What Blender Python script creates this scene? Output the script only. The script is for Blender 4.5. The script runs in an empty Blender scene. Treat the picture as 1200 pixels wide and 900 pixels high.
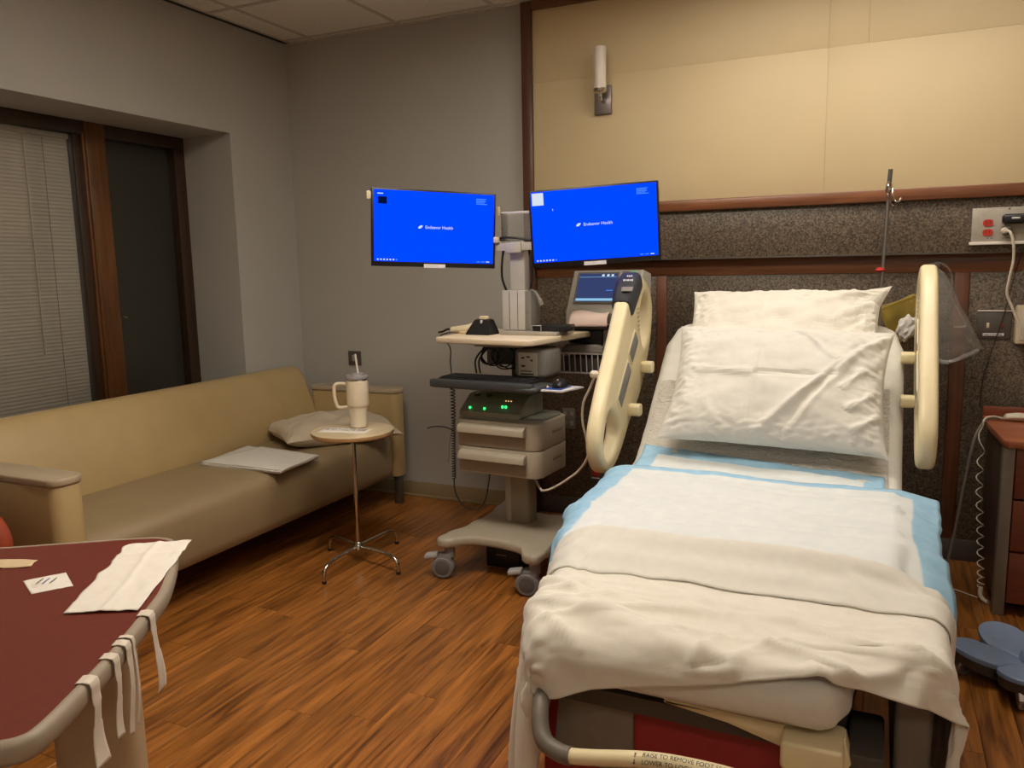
import bpy, bmesh, math, random
from mathutils import Vector, Matrix, noise
random.seed(7)
R = math.radians
scene = bpy.context.scene
COL = scene.collection

# ------------------------------------------------------------------ camera
cam_d = bpy.data.cameras.new('camera'); cam = bpy.data.objects.new('camera', cam_d); COL.objects.link(cam)
cam_d.sensor_width = 36; cam_d.lens = 932.0/1200*36; cam_d.clip_start = .05
yaw, pitch, roll = R(-24.716), R(8.377), R(-1.107)
fw = Vector((math.sin(yaw)*math.cos(pitch), math.cos(yaw)*math.cos(pitch), -math.sin(pitch)))
rt = Vector((math.cos(yaw), -math.sin(yaw), 0)); up = rt.cross(fw)
r2 = math.cos(roll)*rt+math.sin(roll)*up; u2 = -math.sin(roll)*rt+math.cos(roll)*up
cam.matrix_world = Matrix((( r2.x, u2.x, -fw.x, 0), (r2.y, u2.y, -fw.y, 0), (r2.z, u2.z, -fw.z, 1.383), (0, 0, 0, 1)))
scene.camera = cam
# ------------------------------------------------------------------ world, exposure
w = bpy.data.worlds.new('world'); scene.world = w; w.use_nodes = True
w.node_tree.nodes['Background'].inputs[0].default_value = (.010, .012, .018, 1)
w.node_tree.nodes['Background'].inputs[1].default_value = 1
vs = scene.view_settings
vs.view_transform = 'Standard'; vs.look = 'None'; vs.gamma = 1; vs.use_curve_mapping = False
vs.exposure = 0.0
LAMP_MAIN = 12.5      # ceiling troffer above the bed
LAMP_FILL = 9.0      # unseen fill troffer added behind the camera to lift camera-facing surfaces
LAMP_ROOM = 21.0       # dimmed troffer in the middle of the room

# ------------------------------------------------------------------ materials
def srgb(r, g, b):
    f = lambda c: c/12.92 if c <= .04045 else ((c+.055)/1.055)**2.4
    return (f(r/255), f(g/255), f(b/255), 1)
MATS = {}
def mat(name, rgb, rough=.5, metal=0, var=.08, scale=30, bump=0, bscale=120, spec=.5, coat=0, emit=0, stretch=(1, 1, 1), sheen=0, rand=0, alpha=1, trans=0):
    m = bpy.data.materials.new(name); m.use_nodes = True; MATS[name] = m
    nt = m.node_tree; b = nt.nodes['Principled BSDF']; L = nt.links.new
    c = srgb(*rgb)
    tc = nt.nodes.new('ShaderNodeTexCoord'); mp = nt.nodes.new('ShaderNodeMapping'); mp.inputs['Scale'].default_value = stretch
    L(tc.outputs['Object'], mp.inputs[0])
    n = nt.nodes.new('ShaderNodeTexNoise'); n.inputs['Scale'].default_value = scale; n.inputs['Detail'].default_value = 4
    L(mp.outputs[0], n.inputs['Vector'])
    rp = nt.nodes.new('ShaderNodeValToRGB'); rp.color_ramp.elements[0].position = .3; rp.color_ramp.elements[1].position = .7
    lo = [x*(1-var) for x in c[:3]]+[1]; hi = [min(1, x*(1+var)) for x in c[:3]]+[1]
    rp.color_ramp.elements[0].color = lo; rp.color_ramp.elements[1].color = hi
    L(n.outputs[0], rp.inputs[0]); L(rp.outputs[0], b.inputs['Base Color'])
    b.inputs['Roughness'].default_value = rough; b.inputs['Metallic'].default_value = metal
    b.inputs['Specular IOR Level'].default_value = spec; b.inputs['Coat Weight'].default_value = coat
    b.inputs['Sheen Weight'].default_value = sheen; b.inputs['Alpha'].default_value = alpha; b.inputs['Transmission Weight'].default_value = trans
    if bump:
        n2 = nt.nodes.new('ShaderNodeTexNoise'); n2.inputs['Scale'].default_value = bscale; n2.inputs['Detail'].default_value = 5
        L(mp.outputs[0], n2.inputs['Vector'])
        bp = nt.nodes.new('ShaderNodeBump'); bp.inputs['Strength'].default_value = bump; bp.inputs['Distance'].default_value = .01
        L(n2.outputs[0], bp.inputs['Height']); L(bp.outputs[0], b.inputs['Normal'])
    if emit:
        b.inputs['Emission Color'].default_value = c; b.inputs['Emission Strength'].default_value = emit
    return m
def wood(name, dark, light, rough=.35, axis=(18, 1.2, 18), rnd=True, coat=.2, contrast=(.32, .7)):
    m = bpy.data.materials.new(name); m.use_nodes = True; MATS[name] = m
    nt = m.node_tree; b = nt.nodes['Principled BSDF']; L = nt.links.new
    tc = nt.nodes.new('ShaderNodeTexCoord'); mp = nt.nodes.new('ShaderNodeMapping'); mp.inputs['Scale'].default_value = axis
    add = nt.nodes.new('ShaderNodeVectorMath'); add.operation = 'ADD'
    oi = nt.nodes.new('ShaderNodeObjectInfo'); mul = nt.nodes.new('ShaderNodeMath'); mul.operation = 'MULTIPLY'; mul.inputs[1].default_value = 37.0
    L(oi.outputs['Random'], mul.inputs[0]); L(mul.outputs[0], add.inputs[1]); L(tc.outputs['Object'], mp.inputs[0]); L(mp.outputs[0], add.inputs[0])
    n = nt.nodes.new('ShaderNodeTexNoise'); n.inputs['Scale'].default_value = 1.6; n.inputs['Detail'].default_value = 7; n.inputs['Distortion'].default_value = .6; n.inputs['Roughness'].default_value = .62
    L(add.outputs[0], n.inputs['Vector'])
    rp = nt.nodes.new('ShaderNodeValToRGB'); e = rp.color_ramp.elements
    e[0].position = contrast[0]; e[1].position = contrast[1]; e[0].color = srgb(*dark); e[1].color = srgb(*light)
    L(n.outputs[0], rp.inputs[0])
    hs = nt.nodes.new('ShaderNodeHueSaturation'); L(rp.outputs[0], hs.inputs['Color'])
    mr = nt.nodes.new('ShaderNodeMapRange'); mr.inputs['To Min'].default_value = .84 if rnd else 1; mr.inputs['To Max'].default_value = 1.14 if rnd else 1
    L(oi.outputs['Random'], mr.inputs[0]); L(mr.outputs[0], hs.inputs['Value'])
    L(hs.outputs[0], b.inputs['Base Color'])
    b.inputs['Roughness'].default_value = rough; b.inputs['Coat Weight'].default_value = coat; b.inputs['Coat Roughness'].default_value = .25
    bp = nt.nodes.new('ShaderNodeBump'); bp.inputs['Strength'].default_value = .06; bp.inputs['Distance'].default_value = .004
    L(n.outputs[0], bp.inputs['Height']); L(bp.outputs[0], b.inputs['Normal'])
    return m
def speckle(name, dark, light, sc=140):
    m = bpy.data.materials.new(name); m.use_nodes = True; MATS[name] = m
    nt = m.node_tree; b = nt.nodes['Principled BSDF']; L = nt.links.new
    tc = nt.nodes.new('ShaderNodeTexCoord'); v = nt.nodes.new('ShaderNodeTexVoronoi'); v.inputs['Scale'].default_value = sc
    L(tc.outputs['Object'], v.inputs['Vector'])
    n = nt.nodes.new('ShaderNodeTexNoise'); n.inputs['Scale'].default_value = sc*.8; n.inputs['Detail'].default_value = 3; L(tc.outputs['Object'], n.inputs['Vector'])
    mx = nt.nodes.new('ShaderNodeMix'); mx.inputs[0].default_value = .5; L(v.outputs['Color'], mx.inputs[2]); L(n.outputs[0], mx.inputs[3])
    rp = nt.nodes.new('ShaderNodeValToRGB'); e = rp.color_ramp.elements; e[0].position = .34; e[1].position = .72; e[0].color = srgb(*dark); e[1].color = srgb(*light)
    L(mx.outputs[0], rp.inputs[0]); L(rp.outputs[0], b.inputs['Base Color']); b.inputs['Roughness'].default_value = .4
    return m
def emis(name, rgb, s=1):
    m = bpy.data.materials.new(name); m.use_nodes = True; MATS[name] = m
    nt = m.node_tree; nt.nodes.clear(); o = nt.nodes.new('ShaderNodeOutputMaterial'); e = nt.nodes.new('ShaderNodeEmission')
    e.inputs[0].default_value = srgb(*rgb); e.inputs[1].default_value = s; nt.links.new(e.outputs[0], o.inputs[0]); return m
def clear(name, tint=(1, 1, 1), gloss=.12, rough=.08, dens=.12, body=(200, 200, 195)):
    m = bpy.data.materials.new(name); m.use_nodes = True; MATS[name] = m
    nt = m.node_tree; nt.nodes.clear(); L = nt.links.new
    o = nt.nodes.new('ShaderNodeOutputMaterial'); t = nt.nodes.new('ShaderNodeBsdfTransparent'); t.inputs[0].default_value = (*tint, 1)
    d = nt.nodes.new('ShaderNodeBsdfDiffuse'); d.inputs[0].default_value = srgb(*body)
    g = nt.nodes.new('ShaderNodeBsdfGlossy'); g.inputs['Roughness'].default_value = rough
    fr = nt.nodes.new('ShaderNodeFresnel'); fr.inputs[0].default_value = 1.45
    nz = nt.nodes.new('ShaderNodeTexNoise'); nz.inputs['Scale'].default_value = 14
    tc = nt.nodes.new('ShaderNodeTexCoord'); L(tc.outputs['Object'], nz.inputs['Vector'])
    m1 = nt.nodes.new('ShaderNodeMixShader'); mm = nt.nodes.new('ShaderNodeMath'); mm.operation = 'MULTIPLY'; mm.inputs[1].default_value = dens*2
    L(nz.outputs[0], mm.inputs[0]); L(mm.outputs[0], m1.inputs[0]); L(t.outputs[0], m1.inputs[1]); L(d.outputs[0], m1.inputs[2])
    m2 = nt.nodes.new('ShaderNodeMixShader'); ad = nt.nodes.new('ShaderNodeMath'); ad.operation = 'MULTIPLY'; ad.inputs[1].default_value = gloss*8
    L(fr.outputs[0], ad.inputs[0]); L(ad.outputs[0], m2.inputs[0]); L(m1.outputs[0], m2.inputs[1]); L(g.outputs[0], m2.inputs[2]); L(m2.outputs[0], o.inputs[0])
    return m
mat('paint_pale', (226, 220, 206), .8, var=.02, scale=3, bump=.05, bscale=300)
mat('paint_grey', (176, 173, 166), .8, var=.02, scale=3, bump=.05, bscale=300)
mat('paint_ceiling', (232, 226, 216), .9, var=.05, scale=60, bump=.25, bscale=160)
mat('grid_white', (196, 188, 176), .6, var=.03)
mat('slot_black', (14, 12, 10), .6)
mat('baseboard', (150, 132, 98), .55, var=.04)
mat('cream_laminate', (206, 186, 146), .55, var=.02, scale=4)
wood('floor_wood', (84, 46, 15), (182, 116, 52), .30, (26, 1.7, 26), contrast=(.30, .66))
wood('rail_wood', (86, 48, 28), (130, 80, 48), .35, (1.2, 20, 20))
wood('post_wood', (66, 38, 28), (98, 58, 42), .38, (20, 20, 1.2))
wood('stile_wood', (84, 48, 32), (122, 74, 48), .38, (20, 20, 1.2))
wood('window_wood', (82, 50, 24), (124, 80, 40), .4, (20, 20, 1.2))
wood('window_wood_dark', (38, 25, 15), (62, 41, 24), .45, (20, 20, 1.2))
speckle('granite', (58, 50, 42), (122, 106, 88), 150)
mat('dark_glass', (54, 53, 46), .3, spec=.5, var=.02)
clear('pane_glass', gloss=.10, dens=.03, rough=.02)
mat('blind_white', (176, 170, 156), .55, var=.02)
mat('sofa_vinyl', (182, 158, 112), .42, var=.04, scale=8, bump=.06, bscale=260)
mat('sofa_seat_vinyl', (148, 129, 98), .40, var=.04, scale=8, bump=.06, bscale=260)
mat('arm_cap_grey', (176, 160, 134), .45, var=.03)
mat('metal_leg', (120, 112, 100), .35, .8)
mat('chrome', (200, 196, 188), .12, 1, var=.02)
mat('steel_brushed', (150, 146, 142), .35, .9, var=.05)
wood('maple', (208, 188, 152), (226, 208, 174), .4, (6, 2, 6), rnd=False)
mat('maple_edge', (170, 134, 92), .5)
mat('tumbler_cream', (226, 212, 188), .45, var=.02)
mat('lid_clear', (150, 146, 148), .2, var=.05)
mat('linen_white', (216, 213, 205), .85, var=.03, scale=40, bump=.12, bscale=700, sheen=.15)
mat('linen_warm', (222, 217, 206), .85, var=.03, scale=40, bump=.12, bscale=600, sheen=.15)
mat('linen_beige', (196, 182, 160), .85, var=.05, scale=12, bump=.12, bscale=600)
mat('paper_white', (232, 226, 216), .75, var=.02)
mat('paper_pink', (232, 208, 198), .75, var=.03)
mat('print_grey', (120, 116, 112), .8)
mat('tape_white', (218, 206, 190), .7, var=.04)
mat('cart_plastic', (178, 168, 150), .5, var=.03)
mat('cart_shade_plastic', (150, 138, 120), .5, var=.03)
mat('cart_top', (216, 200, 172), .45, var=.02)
mat('caster_grey', (126, 124, 124), .5, var=.04)
mat('caster_dark', (92, 90, 90), .5)
mat('cart_brake', (168, 166, 166), .5)
mat('wheel_rubber', (54, 52, 52), .6)
mat('black_plastic', (24, 24, 26), .4, var=.1)
mat('keyboard_black', (30, 30, 33), .5)
mat('tray_grey', (62, 64, 66), .45)
mat('device_grey', (188, 184, 172), .45, var=.02)
mat('device_dark', (74, 72, 70), .5)
mat('device_mid', (128, 124, 118), .5)
mat('charger_grey', (138, 140, 126), .45)
mat('bezel_black', (16, 16, 20), .35)
emis('screen_blue', (0, 49, 230), 2.2)
emis('screen_white', (226, 236, 250), .9)
emis('screen_pale', (80, 150, 255), .9)
emis('screen_dark', (6, 20, 60), .8)
emis('ctg_screen', (62, 74, 120), .8)
emis('ctg_bar', (150, 205, 240), .9)
emis('led_green', (40, 255, 110), 3.0)
emis('led_amber', (255, 190, 120), 1.2)
mat('label_white', (214, 212, 214), .6)
mat('aluminium', (196, 192, 186), .45, .15, var=.03)
mat('cable_black', (18, 16, 15), .5)
mat('cable_white', (214, 204, 184), .5)
mat('cable_grey', (122, 116, 106), .5)
mat('bed_cream', (226, 212, 172), .42, var=.02, coat=.1)
mat('bed_cream_grey', (176, 166, 140), .5, var=.03)
mat('bed_dark', (70, 66, 60), .5)
mat('bed_grey', (112, 104, 94), .5)
mat('bed_smoke', (124, 118, 108), .4, var=.05)
mat('bed_maroon', (150, 44, 46), .4, var=.08)
mat('panel_membrane', (120, 120, 118), .4, var=.1, scale=60)
mat('cuff_black', (44, 46, 52), .6, var=.2, scale=80, bump=.2, bscale=200)
mat('red_plastic', (190, 44, 40), .45)
mat('outlet_red', (186, 52, 38), .45)
mat('plate_grey', (172, 164, 152), .45, .2)
mat('plate_dark', (92, 86, 80), .4, .3)
mat('ivory_plastic', (214, 200, 170), .5)
clear('bag_clear', gloss=.10, dens=.14, rough=.2)
clear('bag_yellow', tint=(.97, .92, .66), gloss=.05, dens=.32, rough=.3, body=(196, 172, 84))
clear('acrylic', gloss=.12, dens=.10, rough=.05)
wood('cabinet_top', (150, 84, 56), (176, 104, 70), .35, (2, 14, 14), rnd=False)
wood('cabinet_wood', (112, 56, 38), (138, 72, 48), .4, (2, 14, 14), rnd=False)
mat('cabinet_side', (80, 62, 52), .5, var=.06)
mat('cabinet_post', (132, 124, 114), .45, .2)
mat('stand_blue', (124, 142, 172), .45, var=.04)
mat('stand_skirt', (70, 66, 62), .5)
mat('table_red', (110, 47, 37), .38, var=.06, scale=90)
mat('table_edge', (156, 142, 124), .5, var=.03)
mat('pedestal_beige', (188, 164, 132), .5, var=.03)
mat('chair_orange', (150, 60, 30), .7, var=.1, bump=.1)
mat('tan_wood', (214, 190, 152), .7, var=.05)
mat('sconce_glass', (226, 218, 206), .35, var=.01)
mat('sconce_metal', (138, 130, 128), .35, .7)
mat('text_dark', (40, 38, 36), .6)
emis('lamp_lens', (255, 245, 230), LAMP_MAIN)
emis('lamp_lens_fill', (255, 242, 222), LAMP_FILL)
emis('lamp_lens_dim', (255, 242, 222), LAMP_ROOM)

# ------------------------------------------------------------------ mesh builder
class MB:
    def __init__(s): s.v = []; s.f = []
    def add(s, vs, fs, M=None):
        o = len(s.v)
        s.v += [tuple(M @ Vector(p)) if M else tuple(p) for p in vs]; s.f += [tuple(i+o for i in f) for f in fs]; return s
    def bm(s, bm, M=None):
        bm.verts.index_update(); s.add([v.co[:] for v in bm.verts], [[v.index for v in f.verts] for f in bm.faces], M); bm.free(); return s
    def box(s, lo, hi, bev=0, seg=2, M=None):
        bm = bmesh.new(); bmesh.ops.create_cube(bm, size=1)
        c = [(a+b)/2 for a, b in zip(lo, hi)]; d = [abs(b-a) for a, b in zip(lo, hi)]
        for v in bm.verts: v.co = Vector([c[i]+v.co[i]*d[i] for i in range(3)])
        if bev: bmesh.ops.bevel(bm, geom=bm.edges[:], offset=min(bev, min(d)*.49), segments=seg, affect='EDGES', profile=.5)
        return s.bm(bm, M)
    def tube(s, pts, r, n=10, caps=True, M=None):
        pts = [Vector(p) for p in pts]; rs = r if isinstance(r, (list, tuple)) else [r]*len(pts)
        vs = []; fs = []; prev = None
        for i, p in enumerate(pts):
            t = (pts[min(i+1, len(pts)-1)]-pts[max(i-1, 0)]).normalized()
            if prev is None:
                a = Vector((0, 0, 1)) if abs(t.z) < .9 else Vector((1, 0, 0)); u = t.cross(a).normalized()
            else:
                u = (prev-t*prev.dot(t)); u = u.normalized() if u.length > 1e-6 else t.orthogonal().normalized()
            prev = u; w_ = t.cross(u)
            for k in range(n):
                a = 2*math.pi*k/n; vs.append(p+(u*math.cos(a)+w_*math.sin(a))*rs[i])
        for i in range(len(pts)-1):
            for k in range(n): fs.append((i*n+k, i*n+(k+1) % n, (i+1)*n+(k+1) % n, (i+1)*n+k))
        if caps: fs.append(tuple(range(n-1, -1, -1))); fs.append(tuple((len(pts)-1)*n+k for k in range(n)))
        return s.add(vs, fs, M)
    def cyl(s, a, b, r, r1=None, n=24, M=None): return s.tube([a, b], [r, r if r1 is None else r1], n, True, M)
    def lathe(s, prof, c=(0, 0, 0), n=32, M=None):
        vs = []; fs = []
        for r, z in prof:
            for k in range(n):
                a = 2*math.pi*k/n; vs.append((c[0]+r*math.cos(a), c[1]+r*math.sin(a), c[2]+z))
        for i in range(len(prof)-1):
            for k in range(n): fs.append((i*n+k, i*n+(k+1) % n, (i+1)*n+(k+1) % n, (i+1)*n+k))
        fs.append(tuple(range(n-1, -1, -1))); fs.append(tuple((len(prof)-1)*n+k for k in range(n)))
        return s.add(vs, fs, M)
    def prism(s, out, z0, z1, bev=0, seg=2, M=None):
        bm = bmesh.new(); vs = [bm.verts.new((x, y, z0)) for x, y in out]; f = bm.faces.new(vs)
        if f.normal.z > 0 or f.calc_area() and sum((out[i][0]*out[(i+1) % len(out)][1]-out[(i+1) % len(out)][0]*out[i][1]) for i in range(len(out))) > 0: f.normal_flip()
        e = bmesh.ops.extrude_face_region(bm, geom=[f]); tv = [g for g in e['geom'] if isinstance(g, bmesh.types.BMVert)]
        for v in tv: v.co.z = z1
        if bev:
            ed = [g for g in bm.edges if abs(g.verts[0].co.z-g.verts[1].co.z) < 1e-6]
            bmesh.ops.bevel(bm, geom=ed, offset=bev, segments=seg, affect='EDGES', profile=.5)
        return s.bm(bm, M)
    def loft(s, rings, caps=True, M=None):
        n = len(rings[0]); vs = [p for r in rings for p in r]; fs = []
        for i in range(len(rings)-1):
            for k in range(n): fs.append((i*n+k, i*n+(k+1) % n, (i+1)*n+(k+1) % n, (i+1)*n+k))
        if caps: fs.append(tuple(range(n-1, -1, -1))); fs.append(tuple((len(rings)-1)*n+k for k in range(n)))
        return s.add(vs, fs, M)
    def mesh(s, name, m, smooth=35):
        me = bpy.data.meshes.new(name); me.from_pydata([tuple(v) for v in s.v], [], s.f); me.update()
        bm = bmesh.new(); bm.from_mesh(me); bmesh.ops.recalc_face_normals(bm, faces=bm.faces); bm.to_mesh(me); bm.free()
        if smooth:
            me.polygons.foreach_set('use_smooth', [True]*len(me.polygons)); me.set_sharp_from_angle(angle=R(smooth))
        me.materials.append(MATS[m]); return me
    def build(s, name, m, parent=None, world=False, smooth=35, loc=None):
        if world and parent:
            root = parent
            while root.parent: root = root.parent
            inv = root.matrix_basis.inverted(); s.v = [tuple(inv @ Vector(p)) for p in s.v]
        return link(name, s.mesh(name, m, smooth), parent)
def link(name, me, parent=None):
    o = bpy.data.objects.new(name, me); COL.objects.link(o)
    if parent: o.parent = parent
    return o
def tag(o, label=None, cat=None, group=None, kind=None):
    for k, v in (('label', label), ('category', cat), ('group', group), ('kind', kind)):
        if v: o[k] = v
    return o
def thing(name, label, cat, loc=(0, 0, 0), rz=0, group=None):
    o = bpy.data.objects.new(name, None); COL.objects.link(o); o.empty_display_size = .1
    o.location = loc; o.rotation_euler = (0, 0, rz)
    o.matrix_basis = Matrix.Translation(loc) @ Matrix.Rotation(rz, 4, 'Z')
    return tag(o, label, cat, group)
def struct(o): o['kind'] = 'structure'; return o
def spline(pts, n=8):
    """Catmull-Rom through pts"""
    P = [Vector(p) for p in pts]; out = []
    for i in range(len(P)-1):
        p0, p1, p2, p3 = P[max(i-1, 0)], P[i], P[i+1], P[min(i+2, len(P)-1)]
        for k in range(n):
            t = k/n; out.append(.5*((2*p1)+(p2-p0)*t+(2*p0-5*p1+4*p2-p3)*t*t+(3*p1-p0-3*p2+p3)*t**3))
    out.append(P[-1]); return out
def rrect(w_, h, r, n=6, cx=0, cy=0):
    out = []
    for sx, sy, a0 in ((1, 1, 0), (-1, 1, 90), (-1, -1, 180), (1, -1, 270)):
        for k in range(n+1):
            a = R(a0+90*k/n); out.append((cx+sx*(w_/2-r)+r*math.cos(a), cy+sy*(h/2-r)+r*math.sin(a)))
    return out
def coil(p0, p1, turns, r, n=10):
    p0, p1 = Vector(p0), Vector(p1); t = (p1-p0).normalized(); u = t.orthogonal().normalized(); v = t.cross(u); N = turns*n
    return [p0+(p1-p0)*i/N+(u*math.cos(2*math.pi*i/n)+v*math.sin(2*math.pi*i/n))*r for i in range(N+1)]
def sheet(name, fn, nu, nv, m, parent=None, thick=.002, world=True, smooth=True):
    """surface fn(u,v) with UVs and a real thickness"""
    vs = [Vector(fn(i/nu, j/nv)) for j in range(nv+1) for i in range(nu+1)]
    if parent and world:
        root = parent
        while root.parent: root = root.parent
        inv = root.matrix_basis.inverted(); vs = [inv @ p for p in vs]
    fs = [(j*(nu+1)+i, j*(nu+1)+i+1, (j+1)*(nu+1)+i+1, (j+1)*(nu+1)+i) for j in range(nv) for i in range(nu)]
    me = bpy.data.meshes.new(name); me.from_pydata([tuple(v) for v in vs], [], fs); uv = me.uv_layers.new(name='UVMap')
    for p in me.polygons:
        p.use_smooth = smooth
        for li in p.loop_indices:
            k = me.loops[li].vertex_index; uv.data[li].uv = ((k % (nu+1))/nu, (k//(nu+1))/nv)
    me.materials.append(MATS[m]); o = link(name, me, parent)
    if thick:
        md = o.modifiers.new('thickness', 'SOLIDIFY'); md.thickness = thick; md.offset = -1
    return o
def text(name, body, size, m, parent, M, align='CENTER', extrude=.0004, fn=None):
    c = bpy.data.curves.new(name, 'FONT'); c.body = body; c.size = size; c.align_x = align; c.align_y = 'CENTER'; c.extrude = extrude
    t = bpy.data.objects.new(name, c); COL.objects.link(t)
    me = bpy.data.meshes.new_from_object(t); bpy.data.objects.remove(t)
    for v in me.vertices: v.co = fn(v.co) if fn else M @ v.co
    me.materials.clear(); me.materials.append(MATS[m]); me.name = name
    return link(name, me, parent)
def shape2d(name, outer, holes, thick, bev, m, parent, M):
    """flat outline with holes, rounded edges"""
    c = bpy.data.curves.new(name, 'CURVE'); c.dimensions = '2D'; c.fill_mode = 'BOTH'; c.extrude = thick/2-bev; c.bevel_depth = bev; c.bevel_resolution = 3; c.offset = -bev
    for pts in [outer]+holes:
        sp = c.splines.new('POLY'); sp.points.add(len(pts)-1); sp.use_cyclic_u = True
        for p, q in zip(sp.points, pts): p.co = (q[0], q[1], 0, 1)
    t = bpy.data.objects.new(name, c); COL.objects.link(t); me = bpy.data.meshes.new_from_object(t); bpy.data.objects.remove(t)
    me.transform(M); me.materials.clear(); me.materials.append(MATS[m]); me.name = name
    bm = bmesh.new(); bm.from_mesh(me); bmesh.ops.remove_doubles(bm, verts=bm.verts, dist=1e-5); bmesh.ops.recalc_face_normals(bm, faces=bm.faces); bm.to_mesh(me); bm.free()
    me.polygons.foreach_set('use_smooth', [True]*len(me.polygons)); me.set_sharp_from_angle(angle=R(40))
    return link(name, me, parent)
def smooth_loop(pts, n=6):
    P = [Vector((*p, 0)) for p in pts]; N = len(P); out = []
    for i in range(N):
        p0, p1, p2, p3 = P[i-1], P[i], P[(i+1) % N], P[(i+2) % N]
        for k in range(n):
            t = k/n; q = .5*((2*p1)+(p2-p0)*t+(2*p0-5*p1+4*p2-p3)*t*t+(3*p1-p0-3*p2+p3)*t**3); out.append((q.x, q.y))
    return out
nz = lambda x, y, z=0: noise.noise(Vector((x, y, z)))

# ================================================================== THE ROOM
XL, XR, YF, YB, H = -3.347, 2.3, -1.6, 4.066, 2.745
WY0, WY1, WZ0, WZ1, WX = .9, 3.55, .60, 2.156, -3.70     # window opening
fl = struct(MB().box((XL-.5, YF-.1, -.12), (XR+.1, YB+.1, -.008)).build('floor', 'floor_wood'))
PW, PL = .105, 1.02; cnt = 0; rest = MB(); cache = {}
x = XL
i = 0
while x < XR-1e-6:
    x1 = min(x+PW, XR); off = random.random()*PL; y = YF-off
    while y < YB:
        ya, yb = max(y, YF), min(y+PL, YB); y += PL
        if yb-ya < .02: continue
        lo, hi = (x+.0005, ya+.0005, -.008), (x1-.0005, yb-.0005, 0)
        vis = yb > 1.3 and (ya > 0.0) and x < .75 and not (x > -.75 and x1 < .0 and yb < 3.9 and ya > 1.7)
        if vis and cnt < 296:
            m_ = MB().box((-.5*(x1-x)+.0005, 0, -.008), (.5*(x1-x)-.0005, yb-ya-.001, 0), .0008, 1).mesh('plank', 'floor_wood', 30)
            o = link('plank', m_, fl); o.location = ((x+x1)/2, ya+.0005, 0); cnt += 1
        else: rest.box(lo, hi)
    x = x1
tag(rest.build('plank_field', 'floor_wood', fl), kind='stuff')

ce = struct(MB().box((XL-.1, YF-.1, H+.02), (XR+.1, YB+.1, H+.12)).build('ceiling', 'paint_ceiling'))
xs = [-3.298]+[-3.131+.61*k for k in range(9)]+[XR]; ys = [YB, 4.006]+[3.40-.61*k for k in range(9)]+[YF]
LIGHTS = {(5, 2), (6, 2), (3, 4), (4, 4), (6, 8), (7, 8)}
for a in range(len(xs)-1):
    for b in range(len(ys)-1):
        if (a, b) in LIGHTS or ys[b]-ys[b+1] < .03: continue
        MB().box((xs[a]+.003, ys[b+1]+.003, H+.004), (xs[a+1]-.003, ys[b]-.003, H+.02)).build('ceiling_tile', 'paint_ceiling', ce)
for xx in xs[1:-1]:
    holes = sorted([(ys[b+1], ys[b]) for (a, b) in LIGHTS if xs[a] == xx and (xs.index(xx)-1, b) in LIGHTS])
    yy = YF
    for h0, h1 in holes: MB().box((xx-.012, yy, H), (xx+.012, h0, H+.008)).build('grid_bar', 'grid_white', ce); yy = h1
    MB().box((xx-.012, yy, H), (xx+.012, YB, H+.008)).build('grid_bar', 'grid_white', ce)
for yy in ys[1:-1]: MB().box((xs[0], yy-.012, H-.0005), (XR, yy+.012, H+.0075)).build('grid_bar', 'grid_white', ce)
MB().box((xs[0], YB-.024, H-.001), (XR, YB, H+.004)).build('wall_angle', 'grid_white', ce)
sd = thing('slot_diffuser', 'black linear slot air diffuser where the ceiling meets the window wall', 'air vent', (XL, 1.5, H))
MB().box((XL+.004, YF, H+.001), (-3.305, YB-.012, H+.019)).build('slot', 'slot_black', sd, True)
MB().box((-3.305, YF, H-.002), (-3.298, YB-.012, H+.006)).build('edge_strip', 'grid_white', sd, True)
def troffer(name, label, x0, x1, y0, y1, lens, depth):
    t = thing(name, label, 'ceiling light', ((x0+x1)/2, (y0+y1)/2, H))
    m = MB()
    for lo, hi in (((x0, y0, H), (x0+.02, y1, H+depth)), ((x1-.02, y0, H), (x1, y1, H+depth)), ((x0+.02, y0, H), (x1-.02, y0+.02, H+depth)), ((x0+.02, y1-.02, H), (x1-.02, y1, H+depth))): m.box(lo, hi)
    m.build('housing', 'grid_white', t, True)
    MB().box((x0+.02, y0+.02, H+depth-.01), (x1-.02, y1-.02, H+depth)).build('lens', lens, t, True)
troffer('ceiling_light', 'bright recessed ceiling light panel over the bed', xs[5]+.002, xs[7]-.002, ys[3]+.002, ys[2]-.002, 'lamp_lens', .06)
troffer('ceiling_light', 'dimmed recessed ceiling light panel in the middle of the room', xs[3]+.002, xs[5]-.002, ys[5]+.002, ys[4]-.002, 'lamp_lens_dim', .035)
troffer('ceiling_light', 'added recessed fill light panel behind the camera, outside the view', xs[6]+.002, xs[8]-.002, ys[9]+.002, ys[8]-.002, 'lamp_lens_fill', .035)
# ceiling slab above fixtures has to be open there: raise it
for v in ce.data.vertices:
    v.co.z += .12

m = MB()
m.box((XL-.45, YF-.1, -.12), (XL, YB+.1, WZ0)); m.box((XL-.45, YF-.1, WZ1), (XL, YB+.1, H+.14))
m.box((XL-.45, YF-.1, WZ0), (XL, WY0, WZ1)); m.box((XL-.45, WY1, WZ0), (XL, YB+.1, WZ1))
struct(m.build('wall_left', 'paint_grey'))
struct(MB().box((XL, YB, -.12), (XR+.1, YB+.1, H+.14)).build('wall_back', 'paint_grey'))
struct(MB().box((XR, YF-.1, -.12), (XR+.1, YB, H+.14)).build('wall_right', 'paint_pale'))
struct(MB().box((XL, YF-.1, -.12), (XR, YF, H+.14)).build('wall_front', 'paint_pale'))
def baseboard(name, prof, x0, x1):
    m = MB(); m.box((x0, YB-.012, 0), (x1, YB, .092), .003); m.box((x0, YB-.020, 0), (x1, YB-.011, .016), .004)
    return struct(m.build(name, 'baseboard'))
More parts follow.
